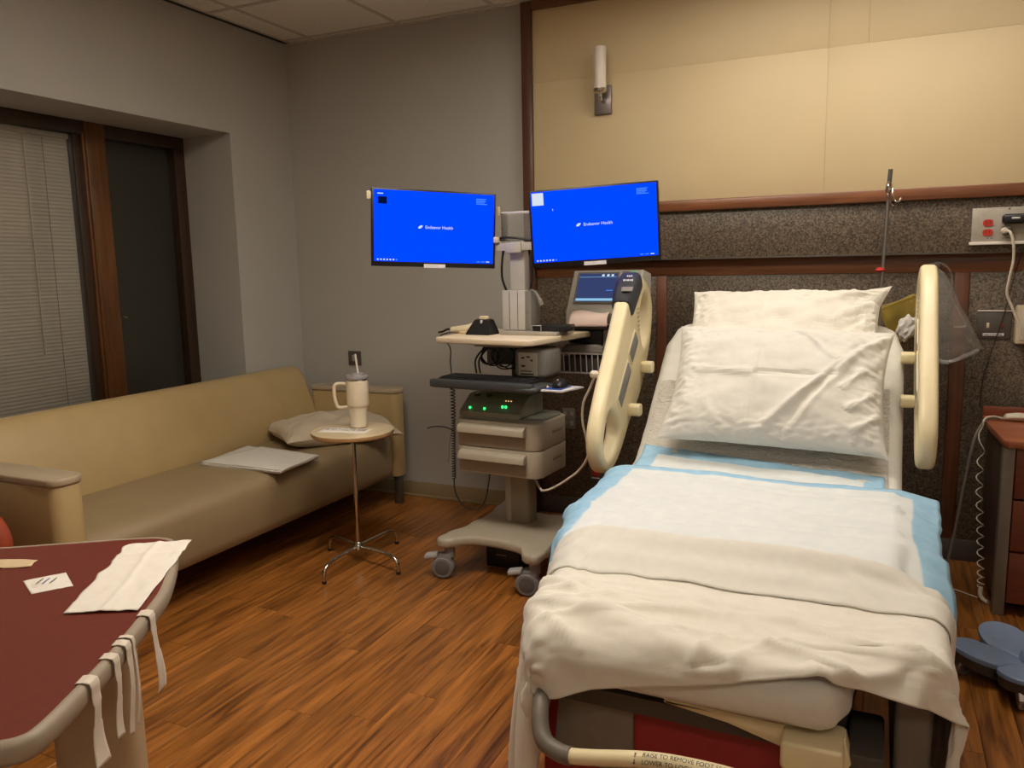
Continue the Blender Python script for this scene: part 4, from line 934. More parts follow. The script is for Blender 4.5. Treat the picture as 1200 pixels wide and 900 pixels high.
# pillows -------------------------------------------------------------------------
pbk = pillow_mesh('pillow', .76, .46, .17, 8.1, None, (((-.15, .9), (-.2, -.8), -.008, .03), ((.4, .5), (1, .9), .014, .06), ((.55, .1), (.95, .6), .012, .05), ((.5, -.3), (.85, .2), -.010, .05), ((-.9, .3), (-.5, .6), .010, .08)), wr=.018, pinch=.05)
Mp = frame((-.358, 3.400, 1.090), (1, .0, .006), (0, .36, .39))
for i_, p in enumerate(pbk.v):
    u_, v_ = p[0]/.38, p[1]/.23
    q = Vector(p)
    if u_ > .8 and v_ > .6: q += Vector((.03, .025, .0))*(u_-.8)*5*(v_-.6)*2.5
    pbk.v[i_] = tuple(Mp @ q)
tag(pbk.build('pillow', 'linen_warm', None, False, 0), 'upright white pillow at the head of the bed, behind another pillow', 'pillow')
pfr = pillow_mesh('pillow', .80, .54, .20, 5.7, None, (
    ((.98, .85), (-.12, -.95), .020, .05), ((.75, .62), (.1, -.95), -.012, .04), ((.62, .15), (.15, -.9), .010, .035),
    ((-.75, .05), (-.15, -.03), .010, .03), ((-.15, -.03), (.55, .02), -.010, .022), ((.15, .9), (.55, .25), .010, .03),
    ((-.9, .8), (-.75, -.8), .012, .09), ((-.15, .7), (-.18, -.9), .005, .02), ((.80, .15), (.60, -.2), .010, .035), ((.9, -.2), (.66, -.5), .012, .04), ((.95, -.5), (.7, -.8), .012, .04), ((-.6, -.45), (-.45, -.85), .008, .05)), nu=110, nv=80, wr=.012)
Mp = frame((-.340, 3.105, .918), (1, -.012, -.012), (0, .36, .40))
for i_, p in enumerate(pfr.v): pfr.v[i_] = tuple(Mp @ Vector(p))
tag(pfr.build('pillow', 'linen_white', None, False, 0), 'large creased white pillow in front on the raised bed head', 'pillow')

# bed frame -----------------------------------------------------------------------
m = MB()
for s0, s1 in ((.05, s_of_y(2.90)), (s_of_y(2.95), PLEN-.02)):
    rg = []
    for k in range(13):
        s = s0+(s1-s0)*k/12; p, n_, t = path_at(s); hw_ = halfw(s)-.015
        rg.append([p-n_*(TH+.003)+Vector((BX-hw_, 0, 0)), p-n_*(TH+.003)+Vector((BX+hw_, 0, 0)), p-n_*(TH+.045)+Vector((BX+hw_, 0, 0)), p-n_*(TH+.045)+Vector((BX-hw_, 0, 0))])
    MB().loft(rg).build('deck', 'bed_dark', bed, True)
MB().box((BX-.36, 1.75, .20), (BX-.28, 3.85, .30), .01).build('side_beam', 'bed_dark', bed, True)
MB().box((BX+.28, 1.75, .20), (BX+.36, 3.85, .30), .01).build('side_beam', 'bed_dark', bed, True)
MB().box((BX-.36, 2.0, .16), (BX+.36, 2.15, .24), .01).build('cross_beam', 'bed_dark', bed, True)
MB().box((BX-.36, 3.5, .16), (BX+.36, 3.65, .24), .01).build('cross_beam', 'bed_dark', bed, True)
MB().box((BX-.15, 2.3, .26), (BX+.15, 2.8, .44), .01).build('lift_housing', 'bed_dark', bed, True)
MB().tube([(BX, 3.0, .45), (BX, 3.3, .62)], .05, 14).build('lift_strut', 'bed_dark', bed, True)
for cx_, cy_ in ((-.30, 1.95), (.30, 1.95), (-.30, 3.70), (.30, 3.70)):
    c_ = MB().cyl((BX+cx_, cy_, .10), (BX+cx_, cy_, .21), .025).build('caster', 'bed_grey', bed, True)
    k = MB(); k.lathe([(.001, -.02), (.055, -.02), (.064, -.012), (.066, 0), (.064, .012), (.055, .02), (.001, .02)], n=28, M=Matrix.Translation((BX+cx_, cy_-.03, .066)) @ Matrix.Rotation(R(90), 4, 'Y')); k.build('wheel', 'wheel_rubber', c_, True)
MB().box((BX-.40, 3.88, .35), (BX+.40, 3.92, .95), .015, 3).build('headboard', 'bed_cream', bed, True)
MB().box((BX-.30, 3.86, .18), (BX+.30, 3.90, .36), .01).build('headboard_bracket', 'bed_dark', bed, True)
# foot: maroon panel, cream rim, bracket and handle
fpan = [(BX-.335, .05), (BX+.345, .05), (BX+.345, .395), (BX+.30, .405), (BX-.25, .425), (BX-.32, .40)]
XZ = lambda y_: Matrix(((1, 0, 0, 0), (0, 0, -1, y_), (0, 1, 0, 0), (0, 0, 0, 1)))
MB().prism(fpan, -.0, .03, .006, M=XZ(1.70)).build('foot_panel', 'bed_maroon', bed, True)
MB().prism([(BX-.30, .20), (BX-.10, .20), (BX-.10, .40), (BX-.28, .40)], .0, .012, .004, M=XZ(1.669)).build('foot_recess', 'bed_smoke', bed, True)
MB().prism([(BX-.02, .425), (BX+.12, .408), (BX+.35, .350), (BX+.365, .375), (BX+.352, .428), (BX+.10, .436), (BX-.02, .436)], .0, .05, .008, M=XZ(1.665)).build('foot_rim', 'bed_cream', bed, True)
MB().box((BX+.232, 1.555, .372), (BX+.350, 1.665, .432), .008, 3).build('foot_bracket', 'bed_cream', bed, True)
MB().box((BX+.355, 1.62, .10), (BX+.425, 1.80, .40), .01).build('foot_bracket_dark', 'bed_dark', bed, True)
hpts = spline([(BX-.285, 1.66, .43), (BX-.278, 1.54, .415), (BX-.250, 1.475, .372), (BX-.205, 1.455, .358), (BX-.15, 1.448, .365), (BX, 1.445, .398), (BX+.11, 1.450, .402), (BX+.2, 1.47, .385), (BX+.26, 1.50, .36), (BX+.29, 1.60, .35)], 10)
fh = MB().tube(hpts[35:], .0165, 16).build('foot_handle', 'bed_cream', bed, True)
MB().tube(hpts[:38], .0195, 16).build('grip', 'bed_grey', fh, True)
HP = [Vector(p) for p in hpts]
def on_handle(x0, ang):
    def f(co):
        s = x0+co.x; i = 46; acc = 0
        while i < len(HP)-2 and acc+(HP[i+1]-HP[i]).length < s: acc += (HP[i+1]-HP[i]).length; i += 1
        t = (HP[i+1]-HP[i]).normalized(); p = HP[i]+t*(s-acc); a = R(ang)+co.y/.0168
        return bed.matrix_basis.inverted() @ (p+Vector((0, -math.cos(a), math.sin(a)))*.0175)
    return f
text('label_text', 'RAISE TO REMOVE FOOT SECTION', .0125, 'text_dark', fh, None, 'LEFT', .0, on_handle(.045, 62))
text('label_text', 'LOWER TO LOCK FOOT SECTION', .0125, 'text_dark', fh, None, 'LEFT', .0, on_handle(.045, 14))
for ang, sg in ((62, 1), (14, -1)):
    fn_ = on_handle(.030, ang); ar = [(-.001, -.005), (.001, -.005), (.001, .001), (.003, .001), (0, .005), (-.003, .001), (-.001, .001)]
    a_ = MB(); a_.add([fn_(Vector((x_, y_*sg, 0))) for x_, y_ in ar], [tuple(range(7))]); a_.build('arrow_mark', 'text_dark', fh, False, 0)
MB().prism(rrect(.62, .32, .05, 5, cx=2.02, cy=.40), -.035, .035, .012, 3, M=Matrix(((0, 0, 1, .105), (1, 0, 0, 0), (0, 1, 0, 0), (0, 0, 0, 1)))).build('stowed_rail', 'bed_grey', bed, True)
# side rails
rail_out = [(3.15, 1.265), (3.235, 1.325), (3.32, 1.335), (3.43, 1.30), (3.50, 1.225), (3.505, 1.12), (3.455, 1.0), (3.32, .835), (3.16, .735), (3.03, .635), (2.93, .59), (2.84, .595), (2.775, .66), (2.765, .76), (2.85, .90), (3.0, 1.08)]
rail_h1 = [(2.815, .735), (2.87, .82), (2.935, .815), (3.01, .745), (2.95, .665), (2.86, .645), (2.82, .675)]
rail_h2 = [(3.30, 1.16), (3.345, 1.245), (3.40, 1.255), (3.45, 1.20), (3.44, 1.11), (3.395, 1.04), (3.34, 1.05)]
def side_rail(xc, th, inner, dy=0, dz=0):
    M_ = bed.matrix_basis.inverted() @ Matrix(((0, 0, 1, xc), (1, 0, 0, 0), (0, 1, 0, 0), (0, 0, 0, 1)))
    o = shape2d('side_rail', smooth_loop(rail_out, 5), [smooth_loop(rail_h1, 4), smooth_loop(rail_h2, 4)], th, .018, 'bed_cream', bed, M_)
    xi = xc+inner*(th/2)
    ax_ = Vector((0, .72, .69)); bx2 = Vector((0, -.69, .72))
    for (cy_, cz_, L_, wd, mt) in ((3.195, 1.045, .12, .062, 'panel_membrane'), (3.065, .905, .19, .062, 'panel_membrane')):
        c_ = Vector((xi, cy_, cz_)); fm_ = frame(c_, ax_, bx2)
        k = MB(); k.prism(rrect(L_+.02, wd+.02, .012, 4), -.003, .003, .001, M=fm_); k.build('panel_frame', 'bed_cream', o, True)
        k = MB(); k.prism(rrect(L_, wd, .008, 4), -.0045, .0045, .001, M=fm_); k.build('control_panel', mt, o, True)
    for cy_, cz_ in ((3.335, .945), (3.145, .79)):
        k = MB(); k.prism(rrect(.055, .05, .015, 4), -.0, .05, .006, M=Matrix(((0, 0, inner, xi-.002*inner), (1, 0, 0, cy_), (0, 1, 0, cz_), (0, 0, 0, 1)))); k.build('rail_arm', 'bed_cream', o, True)
    for k_ in range(6):
        c_ = Vector((xi+inner*.0005, 3.262+.004*k_, 1.20-.018*k_)); MB().box((-.016, -.0012, -.001), (.016, .0012, .001), M=frame(c_, (0, 1, .1), (0, -.1, 1))).build('vent_mark', 'bed_grey', o, True)
    o.location = (0, dy, dz)
    if inner < 0: o.scale = (1, 1, .91); o.location.z += 1.335*.09
    return o
side_rail(-.945, .062, 1); side_rail(.168, .058, -1, .09, .025)
# BP cuff over the left rail's upper front corner
cf = thing('pressure_cuff', 'black blood pressure cuff wrapped over the top of the left bed rail', 'cuff', (-.945, 3.2, 1.22))
rg = []
for p, wd, dp in (((3.135, 1.215), .040, .040), ((3.14, 1.222), .046, .046), ((3.175, 1.265), .049, .054), ((3.215, 1.300), .050, .056), ((3.26, 1.325), .047, .050), ((3.295, 1.337), .036, .036), ((3.305, 1.339), .012, .012)):
    t = Vector((0, .8, .6)); n_ = Vector((0, -.6, .8)); c_ = Vector((-.945, *p))-n_*.018
    rg.append([c_+Vector((1, 0, 0))*wd*math.copysign(abs(math.cos(a_))**.7, math.cos(a_))+n_*dp*math.copysign(abs(math.sin(a_))**.7, math.sin(a_)) for a_ in [2*math.pi*k/20 for k in range(20)]])
MB().loft(rg).build('wrap', 'cuff_black', cf, True, 50)
fm_ = frame((-.925, 3.1385, 1.2862), (1, .05, 0), (0, .65, .72))
MB().box((-.022, -.012, -.002), (.024, .010, .002), .001, M=fm_).build('label', 'device_mid', cf, True)
for k in range(2):
    for q in range(5):
        if k and q in (0, 4): continue
        MB().box((-.0028, -.0045+.0012*(q % 2), -.0004), (.0028, .0045-.0012*((q+k) % 2), .0006), M=frame((-.945+.0085*q, 3.1665+.022*k, 1.3205+.016*k), (1, .05, 0), (0, .65, .72))).build('print_mark', 'label_white', cf, True)

# ---------------------------------------------------------------- blanket (cloth draped over the mattress)
NX, NY = 100, 52
BX0, BX1, BY0, BY1 = -1.20, .76, 1.50, 2.06
vsb = []
for j in range(NY+1):
    for i in range(NX+1):
        u, v = i/NX, j/NY
        x_ = BX0+(BX1-BX0)*u; y_ = BY0+(BY1-BY0)*v + .05*(u-.5)*(1-v)
        y_ -= .15*max(0, .34-u)/.34*(1-v)+.05*max(0, u-.72)/.28*(1-v)
        y_ += .12*max(0, min(1, (u-.30)/.30))*(1-v)
        vsb.append((x_, y_, .665+.012*nz(u*9, v*5, 2)+.008*nz(u*20, v*12, 5)))
fsb = [(j*(NX+1)+i, j*(NX+1)+i+1, (j+1)*(NX+1)+i+1, (j+1)*(NX+1)+i) for j in range(NY) for i in range(NX)]
me = bpy.data.meshes.new('cloth'); me.from_pydata(vsb, [], fsb); bk = link('cloth', me)
pin = bk.vertex_groups.new(name='pin')
pin.add([NY*(NX+1)+i for i in range(NX+1) if -.80 < BX0+(BX1-BX0)*i/NX < .06], .6, 'REPLACE')
proxy = mt_.mesh('proxy', 'linen_white'); prox = link('proxy', proxy); cmd = prox.modifiers.new('c', 'COLLISION'); prox.collision.thickness_outer = .006; prox.collision.cloth_friction = 12
flp = link('proxy_floor', MB().box((-2, .8, -.1), (1.5, 3, 0.004)).mesh('proxy_floor', 'linen_white')); flp.modifiers.new('c', 'COLLISION')
fp3 = link('proxy_rail', MB().box((.06, 1.70, .1), (.15, 2.33, .565), .02).mesh('proxy_rail', 'linen_white')); fp3.modifiers.new('c', 'COLLISION')
fp2 = link('proxy_foot', MB().box((BX-.34, 1.64, .05), (BX+.38, 2.6, .44)).mesh('proxy_foot', 'linen_white')); fp2.modifiers.new('c', 'COLLISION')
cm = bk.modifiers.new('cloth', 'CLOTH'); cs_ = cm.settings
cs_.quality = 6; cs_.mass = .25; cs_.tension_stiffness = 18; cs_.compression_stiffness = 18; cs_.shear_stiffness = 8; cs_.bending_stiffness = .25; cs_.air_damping = 2.5
cs_.shrink_min = -.055; cs_.vertex_group_mass = 'pin'; cs_.pin_stiffness = .6
cm.collision_settings.distance_min = .006; cm.collision_settings.use_self_collision = False; cm.collision_settings.collision_quality = 3
scene.frame_start, scene.frame_end = 1, 60; cm.point_cache.frame_start = 1; cm.point_cache.frame_end = 60
for f in range(1, 46): scene.frame_set(f)
dg = bpy.context.evaluated_depsgraph_get(); ev = bk.evaluated_get(dg); co = [v.co.copy() for v in ev.data.vertices]
bk.modifiers.remove(cm); bk.vertex_groups.clear(); scene.frame_set(1)
for o in (prox, flp, fp2, fp3): bpy.data.objects.remove(o)
for v, c in zip(me.vertices, co): v.co = c
me.update()
bl_t = thing('blanket', 'rumpled white blanket with folded-back top edge over the foot of the bed', 'blanket', (BX, 1.75, .55))
BINV = bl_t.matrix_basis.inverted()
sub = bk.modifiers.new('s', 'SUBSURF'); sub.levels = 1
dg = bpy.context.evaluated_depsgraph_get(); bm2 = bpy.data.meshes.new_from_object(bk.evaluated_get(dg)); bm2.name = 'blanket_body'
bm2.update(); nrms = [v.normal.copy() for v in bm2.vertices]
def ridge(p, fx, fy, rot, seed, sharp=2.2):
    c_, s__ = math.cos(rot), math.sin(rot); x_ = p.x*c_+p.y*s__; y_ = -p.x*s__+p.y*c_
    return (1-abs(nz(x_*fx+seed, y_*fy+.35*nz(p.x*3, p.y*3, seed), seed))*2)
def wrinkle(p):
    top_ = max(0, min(1, (p.z-.40)/.12))
    fade = max(0, min(1, (1.86-p.y)/.10))
    a = .018*max(0, ridge(p, 1.1, 6.5, R(-14), 3.1))**5+.015*max(0, ridge(p, 1.7, 9.5, R(-28), 8.4))**5+.010*max(0, ridge(p, 2.4, 14, R(4), 1.7))**5+.012*max(0, ridge(p, 8, 2.5, R(-38), 5.2))**4*max(0, min(1, (1.72-p.y)/.1))
    l = .009*nz(p.x*3.3, p.y*5.5, 4.4)+.003*nz(p.x*8, p.y*12, 1.4)
    v_ = .008*nz(p.y*11+p.x*4, p.z*2.0, 6)
    return (a*fade+l*(.35+.65*fade))*top_+v_*(1-top_)
for v, n_ in zip(bm2.vertices, nrms):
    k_ = n_ if n_.z > -.3 else -n_
    d_ = wrinkle(v.co)*(.12+.88*max(0, min(1, (k_.z-.45)/.45))) if v.co.z > .42 else wrinkle(v.co); v.co = v.co+k_*max(d_, -.004 if v.co.z > .42 else -.02)
bpy.data.objects.remove(bk); bm2.transform(BINV); me.transform(BINV)
bm2.materials.clear(); bm2.materials.append(MATS['linen_warm']); bm2.polygons.foreach_set('use_smooth', [True]*len(bm2.polygons))
bk = link('blanket_body', bm2, bl_t)
md = bk.modifiers.new('thickness', 'SOLIDIFY'); md.thickness = .004; md.offset = 1
# folded-back band: follows the top rows of the draped cloth, lifted off it
NB = 17
def nrm(i, j): return me.vertices[j*(NX+1)+i].normal
def band(u, v):
    fi = u*NX; i = min(NX-1, int(fi)); fr = fi-i
    wid = NB*(1-.16*math.sin(u*5+1)+.15*(u-.5)-.20*nz(u*5, 0, 3)-.14*nz(u*16, 2, 3))
    lip = 5
    q = v*(wid+lip)-lip          # negative: rolls round the edge
    jj = NY-max(0, q); j = max(0, min(NY-1, int(jj))); fj = jj-j
    def P(i_, j_): return me.vertices[j_*(NX+1)+i_].co
    p = (P(i, j)*(1-fr)+P(i+1, j)*fr)*(1-fj)+(P(i, j+1)*(1-fr)+P(i+1, j+1)*fr)*fj
    n_ = nrm(i, j)
    if n_.z < -.2: n_ = -n_
    h = .009+.004*nz(u*9, v*3, 1)+.014*math.exp(-((v-.60-.1*math.sin(u*4))/.14)**2)*(.6+.6*nz(u*3, 1, 1))+.010*math.exp(-((v-.35-.08*math.sin(u*3+2))/.07)**2)*max(0, nz(u*2.3, 4, 2)+.3)
    if v > .86: h -= (h-.0055)*(v-.86)/.14
    if q < 0:
        a = -q/lip*math.pi; p = p+Vector((0, .012*math.sin(a), 0)); h = h*(.5+.5*math.cos(a))-.004*(1-math.cos(a))/2
    return p+n_*h
bn = sheet('folded_band', band, 160, 22, 'linen_white', bl_t, .004, False)

# ================================================================== RIGHT SIDE OF THE BED
iv = thing('iv_rod', 'thin chrome drip rod with hook and red collar at the bed head', 'iv pole', (.01, 3.86, 1.0))
MB().cyl((-.006, 3.86, .62), (.0235, 3.86, 1.70), .0085, .0075, 12).build('rod', 'steel_brushed', iv, True)
MB().lathe([(.001, 0), (.016, 0), (.022, .006), (.014, .016), (.001, .02)], (.0045, 3.86, 1.332), 20).build('collar', 'red_plastic', iv, True)
MB().lathe([(.001, 0), (.012, 0), (.015, .01), (.013, .03), (.008, .045), (.001, .045)], (.0225, 3.86, 1.670), 20).build('clamp', 'chrome', iv, True)
MB().cyl((.0235, 3.86, 1.712), (.026, 3.86, 1.765), .009, n=16).build('cap', 'device_dark', iv, True)
MB().tube(spline([(.024, 3.855, 1.695), (.038, 3.845, 1.68), (.040, 3.84, 1.65), (.050, 3.835, 1.628), (.066, 3.83, 1.628), (.072, 3.83, 1.642)], 6), .0045, 10).build('hook', 'chrome', iv, True)
MB().tube(spline([(.024, 3.855, 1.69), (.020, 3.845, 1.66), (.030, 3.84, 1.625), (.045, 3.84, 1.61)], 6), .003, 8).build('hook', 'chrome', iv, True)
MB().box((-.03, 3.84, .58), (.02, 3.88, .64), .006).build('socket', 'bed_dark', iv, True)
# clear bag and hoop
def pouch(name, pts, y0, thick, mt, parent, seed, n=5):
    out = smooth_loop(pts, n); cx_ = sum(p[0] for p in out)/len(out); cz_ = sum(p[1] for p in out)/len(out)
    rings = []
    for k, (f, d) in enumerate(((.02, -1), (.6, -.97), (.90, -.8), (.985, -.3), (1, -.05), (1, .05), (.985, .3), (.90, .8), (.6, .97), (.02, 1))):
        rings.append([(cx_+(x_-cx_)*f, y0+d*thick/2+.006*nz(x_*20, z_*20, seed+d), cz_+(z_-cz_)*f) for x_, z_ in out])
    return MB().loft(rings).build(name, mt, parent, True, 60)
bg = thing('clear_bag', 'clear plastic bag hanging on the headwall behind the right bed rail', 'plastic bag', (.28, 3.93, .93))
pouch('bag', [(.17, 1.30), (.20, 1.345), (.25, 1.33), (.29, 1.27), (.345, 1.15), (.405, 1.03), (.41, .99), (.36, .955), (.285, .925), (.24, .94), (.205, 1.0), (.18, 1.15)], 3.93, .04, 'bag_clear', bg, 1)
MB().tube(spline([(.15, 3.92, 1.22), (.155, 3.92, 1.29), (.19, 3.92, 1.35), (.235, 3.92, 1.365), (.275, 3.92, 1.335), (.288, 3.92, 1.28), (.275, 3.92, 1.25)], 8), .004, 8).build('hoop', 'acrylic', bg, True)
MB().box((.205, 3.925, 1.10), (.275, 3.935, 1.17), .003).build('inner_card', 'bag_clear', bg, True)
MB().tube(spline([(.27, 3.885, 1.24), (.31, 3.88, 1.17), (.345, 3.88, 1.10), (.30, 3.88, 1.095)], 6), .004, 8).build('seam', 'bag_clear', bg, True)
MB().tube(spline([(.225, 3.93, .955), (.29, 3.89, .942), (.36, 3.89, .975), (.40, 3.89, .995)], 6), .006, 8).build('gusset', 'bag_clear', bg, True)
MB().box((.22, 3.97, 1.33), (.24, 4.05, 1.36), .003).build('wall_hook', 'plate_dark', bg, True)
yb_ = thing('yellow_pouch', 'translucent yellow pouch tilted on the headwall beside the pillows', 'pouch', (.09, 4.0, 1.02))
pouch('pouch', [(.006, 1.165), (.08, 1.20), (.155, 1.23), (.175, 1.15), (.20, 1.06), (.13, 1.03), (.07, 1.005), (.035, 1.09)], 3.985, .02, 'bag_yellow', yb_, 4, 4)
MB().tube([(.012, 3.972, 1.163), (.153, 3.972, 1.226)], .003, 6).build('edge_seam', 'bag_yellow', yb_, True)
MB().tube([(.012, 3.972, 1.163), (.072, 3.972, 1.010)], .003, 6).build('edge_seam', 'bag_yellow', yb_, True)
MB().box((.09, 3.99, 1.20), (.11, 4.054, 1.22), .003).build('wall_hook', 'plate_dark', yb_, True)
ti = thing('crumpled_tissue', 'crumpled white tissue tucked behind the right bed rail', 'tissue', (.13, 3.9, 1.03))
bm = bmesh.new(); bmesh.ops.create_icosphere(bm, subdivisions=4, radius=1)
for v in bm.verts:
    d = v.co.copy(); k = 1+.45*nz(d.x*2.2, d.y*2.2, d.z*2.2+5)+.22*abs(nz(d.x*5, d.y*5, d.z*5)); v.co = Vector((d.x*.036*k+.012*d.z, d.y*.024*k, d.z*.05*k))
MB().bm(bm, Matrix.Translation((.122, 3.90, 1.085))).build('tissue', 'linen_white', ti, True, 25)
MB().tube([(.125, 3.91, 1.05), (.13, 3.95, .98), (.13, 4.055, .97)], .004).build('holder', 'acrylic', ti, True)

# bedside cabinet
CA = thing('bedside_cabinet', 'reddish wood bedside cabinet with drawers at the right edge', 'cabinet', (.70, 3.7, 0))
def capt(name, lo, hi, mt, b=.003, par=None): return MB().box(lo, hi, b).build(name, mt, par or CA, True)
top = [(.440, 3.985), (.440, 3.80), (.456, 3.445), (.470, 3.428), (.98, 3.428), (.98, 3.985)]
MB().prism(top, .672, .701, .005).build('top', 'cabinet_top', CA, True)
capt('back_splash', (.440, 3.965, .701), (.98, 3.985, .742), 'cabinet_wood')
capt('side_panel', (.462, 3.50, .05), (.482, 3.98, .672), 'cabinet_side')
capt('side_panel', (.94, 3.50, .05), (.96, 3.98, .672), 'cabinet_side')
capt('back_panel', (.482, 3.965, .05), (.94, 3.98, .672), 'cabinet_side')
capt('corner_post', (.458, 3.455, 0), (.500, 3.499, .672), 'cabinet_post', .006)
capt('corner_post', (.92, 3.455, 0), (.962, 3.499, .672), 'cabinet_post', .006)
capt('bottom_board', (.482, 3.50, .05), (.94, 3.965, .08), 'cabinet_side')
for z0, z1 in ((.052, .255), (.262, .463), (.470, .668)):
    d = capt('drawer', (.503, 3.462, z0), (.917, 3.499, z1), 'cabinet_wood', .004)
    MB().tube([(.66, 3.462, z1-.05), (.66, 3.438, z1-.05), (.76, 3.438, z1-.05), (.76, 3.462, z1-.05)], .005).build('handle', 'steel_brushed', d, True)
rc = thing('call_remote', 'white nurse call handset lying on the bedside cabinet', 'remote', (.58, 3.86, .7015))
MB().loft([[(x_, w_*math.cos(a_), .002+h_+h_*math.sin(a_)) for a_ in [2*math.pi*k/14 for k in range(14)]] for x_, w_, h_ in ((-.075, .008, .009), (-.068, .018, .014), (-.03, .026, .017), (.05, .030, .018), (.10, .028, .017), (.108, .015, .012))]).build('body', 'cable_white', rc)
for k in range(3): MB().lathe([(.001, 0), (.006, 0), (.006, .002), (.001, .0025)], (-.01+.025*k, 0, .0365), 14).build('button', ('red_plastic', 'plate_grey', 'plate_grey')[k], rc)
MB().tube(spline([(-.07, 0, .012), (-.10, 0, .010), (-.13, -.01, .008), (-.150, -.02, -.01), (-.185, -.07, -.08), (-.215, -.10, -.28), (-.245, -.13, -.50), (-.275, -.17, -.64), (-.32, -.21, -.690), (-.40, -.22, -.694)], 8), .006, 8).build('cable', 'cable_grey', rc)
hc = thing('coiled_handset_cord', 'white coiled cord hanging down beside the cabinet', 'cord', (.42, 3.75, .02))
MB().tube(spline([(.50, 3.84, .713), (.465, 3.835, .722), (.435, 3.82, .715), (.425, 3.80, .70)], 6), .0035, 8).build('lead', 'cable_white', hc, True)
cp = spline([(.424, 3.80, .70), (.420, 3.76, .57), (.418, 3.72, .44), (.424, 3.64, .25), (.432, 3.585, .06)], 60); tot = len(cp)
pts = []; ph = 0
for k, p in enumerate(cp):
    f = k/tot; ph += .10+.42*max(0, f-.12)*(1.5 if f > .5 else 1); r_ = .012 if f > .1 else .012*f/.1
    pts.append(p+Vector((r_*math.cos(ph), r_*math.sin(ph), 0)))
MB().tube(pts, .0024, 6).build('coil', 'cable_white', hc, True)
MB().tube(spline([(.432, 3.585, .06), (.430, 3.575, .03), (.442, 3.565, .012), (.455, 3.55, .010)], 6), .008, 10).build('plug_end', 'cable_white', hc, True)
fc = MB().tube(spline([(.24, 3.62, .004), (.30, 3.65, .004), (.345, 3.66, .004), (.39, 3.63, .004), (.425, 3.60, .006)], 8), .0028, 8).build('floor_cord', 'cable_white')
tag(fc, 'thin white cord lying on the floor between bed and cabinet', 'cord')

# rolling stand with blue five-lobed base
st = thing('rolling_stand', 'blue-grey five-lobed rolling stand base on casters right of the bed', 'stand', (.505, 2.915, 0), R(5))
NA = 150; rr_ = lambda a: .118+.112*abs(math.cos(2.5*(a-math.pi)))**.75; 
def lz(a, f): return .072+.036*f*abs(math.cos(2.5*(a-math.pi)))**.6
rings = []
for f in (.06, .3, .5, .7, .85, .95, .99, 1.0):
    rings.append([(f*rr_(2*math.pi*k/NA)*math.cos(2*math.pi*k/NA), f*rr_(2*math.pi*k/NA)*math.sin(2*math.pi*k/NA), lz(2*math.pi*k/NA, f)-(.003 if f == 1 else 0)) for k in range(NA)])
low = [[(x_, y_, z_-.012) for x_, y_, z_ in r__] for r__ in reversed(rings)]
MB().loft(rings+low).build('base', 'stand_blue', st, False, 60)
sk = []
for dz_, sc__ in ((-.013, .97), (-.045, .93), (-.045, .91), (-.013, .95)): sk.append([(p[0]*sc__, p[1]*sc__, p[2]+dz_-(.0 if dz_ > -.02 else .006)) for p in rings[-1]])
MB().loft(sk+[sk[0]], False).build('skirt', 'stand_skirt', st, False, 60)
MB().cyl((0, 0, .085), (0, 0, 1.05), .02).build('pole', 'chrome', st)
MB().lathe([(.001, .07), (.032, .07), (.030, .10), (.022, .11), (.001, .11)]).build('collar', 'stand_blue', st)
for k in range(5):
    a = math.pi+k*2*math.pi/5; cx_, cy_ = .19*math.cos(a), .19*math.sin(a)
    c_ = MB(); c_.cyl((cx_, cy_, .055), (cx_, cy_, .10), .010); Mc = Matrix.Translation((cx_, cy_, 0)) @ Matrix.Rotation(a+R(200), 4, 'Z')
    c_.prism([(-.032, .012), (-.034, .04), (-.018, .062), (.012, .066), (.016, .05), (.0, .035), (-.01, .012)], -.021, .021, .005, M=Mc @ Matrix.Rotation(R(90), 4, 'X'))
    o = c_.build('caster', 'steel_brushed', st)
    wv = MB(); wv.lathe([(.001, -.015), (.022, -.015), (.0265, -.010), (.0275, 0), (.0265, .010), (.022, .015), (.001, .015)], n=24, M=Mc @ Matrix.Translation((-.008, 0, .0275)) @ Matrix.Rotation(R(90), 4, 'X')); wv.build('wheel', 'caster_dark', o)

# ================================================================== OVERBED TABLE, LOWER LEFT
ot = thing('overbed_table', 'overbed table with red-brown top and grey rounded edge, lower left', 'table', (-1.45, .9, 0))
edge = [(-2.02, 1.01), (-1.83, 1.128), (-1.60, 1.285), (-1.52, 1.318), (-1.462, 1.290), (-1.37, 1.205), (-1.262, 1.082), (-1.19, .965), (-1.131, .864), (-1.075, .755), (-1.036, .672), (-1.030, .630), (-1.065, .592), (-1.22, .49), (-1.45, .36), (-1.56, .34), (-1.68, .40), (-1.95, .74), (-2.07, .93)]
ed = smooth_loop(edge, 5)
def inset(pts, d):
    out = []; n = len(pts)
    ar = sum(pts[i][0]*pts[(i+1) % n][1]-pts[(i+1) % n][0]*pts[i][1] for i in range(n)); sg = 1 if ar > 0 else -1
    for i in range(n):
        a = Vector(pts[i-1]); b = Vector(pts[(i+1) % n]); t = (b-a).normalized(); out.append((pts[i][0]-t.y*d*sg, pts[i][1]+t.x*d*sg))
    return out
e2 = [(*p, .758) for p in inset(ed, .016)]
eo = [[(*p, z_) for p in q] for q, z_ in ((inset(ed, .012), .722), (inset(ed, .003), .726), (ed, .734), (ed, .752), (inset(ed, .004), .758), (inset(ed, .012), .7605), (inset(ed, .0165), .7590), (inset(ed, .0165), .74), (inset(ed, .0165), .722))]
MB().loft(eo+[eo[0]], False).build('edge_band', 'table_edge', ot, True, 50)
MB().prism(inset(ed, .0168), .724, .7588).build('top', 'table_red', ot, True)
pcx, pcy = -1.315, .945
Mq = Matrix.Translation((pcx, pcy, 0)) @ Matrix.Rotation(R(34), 4, 'Z')
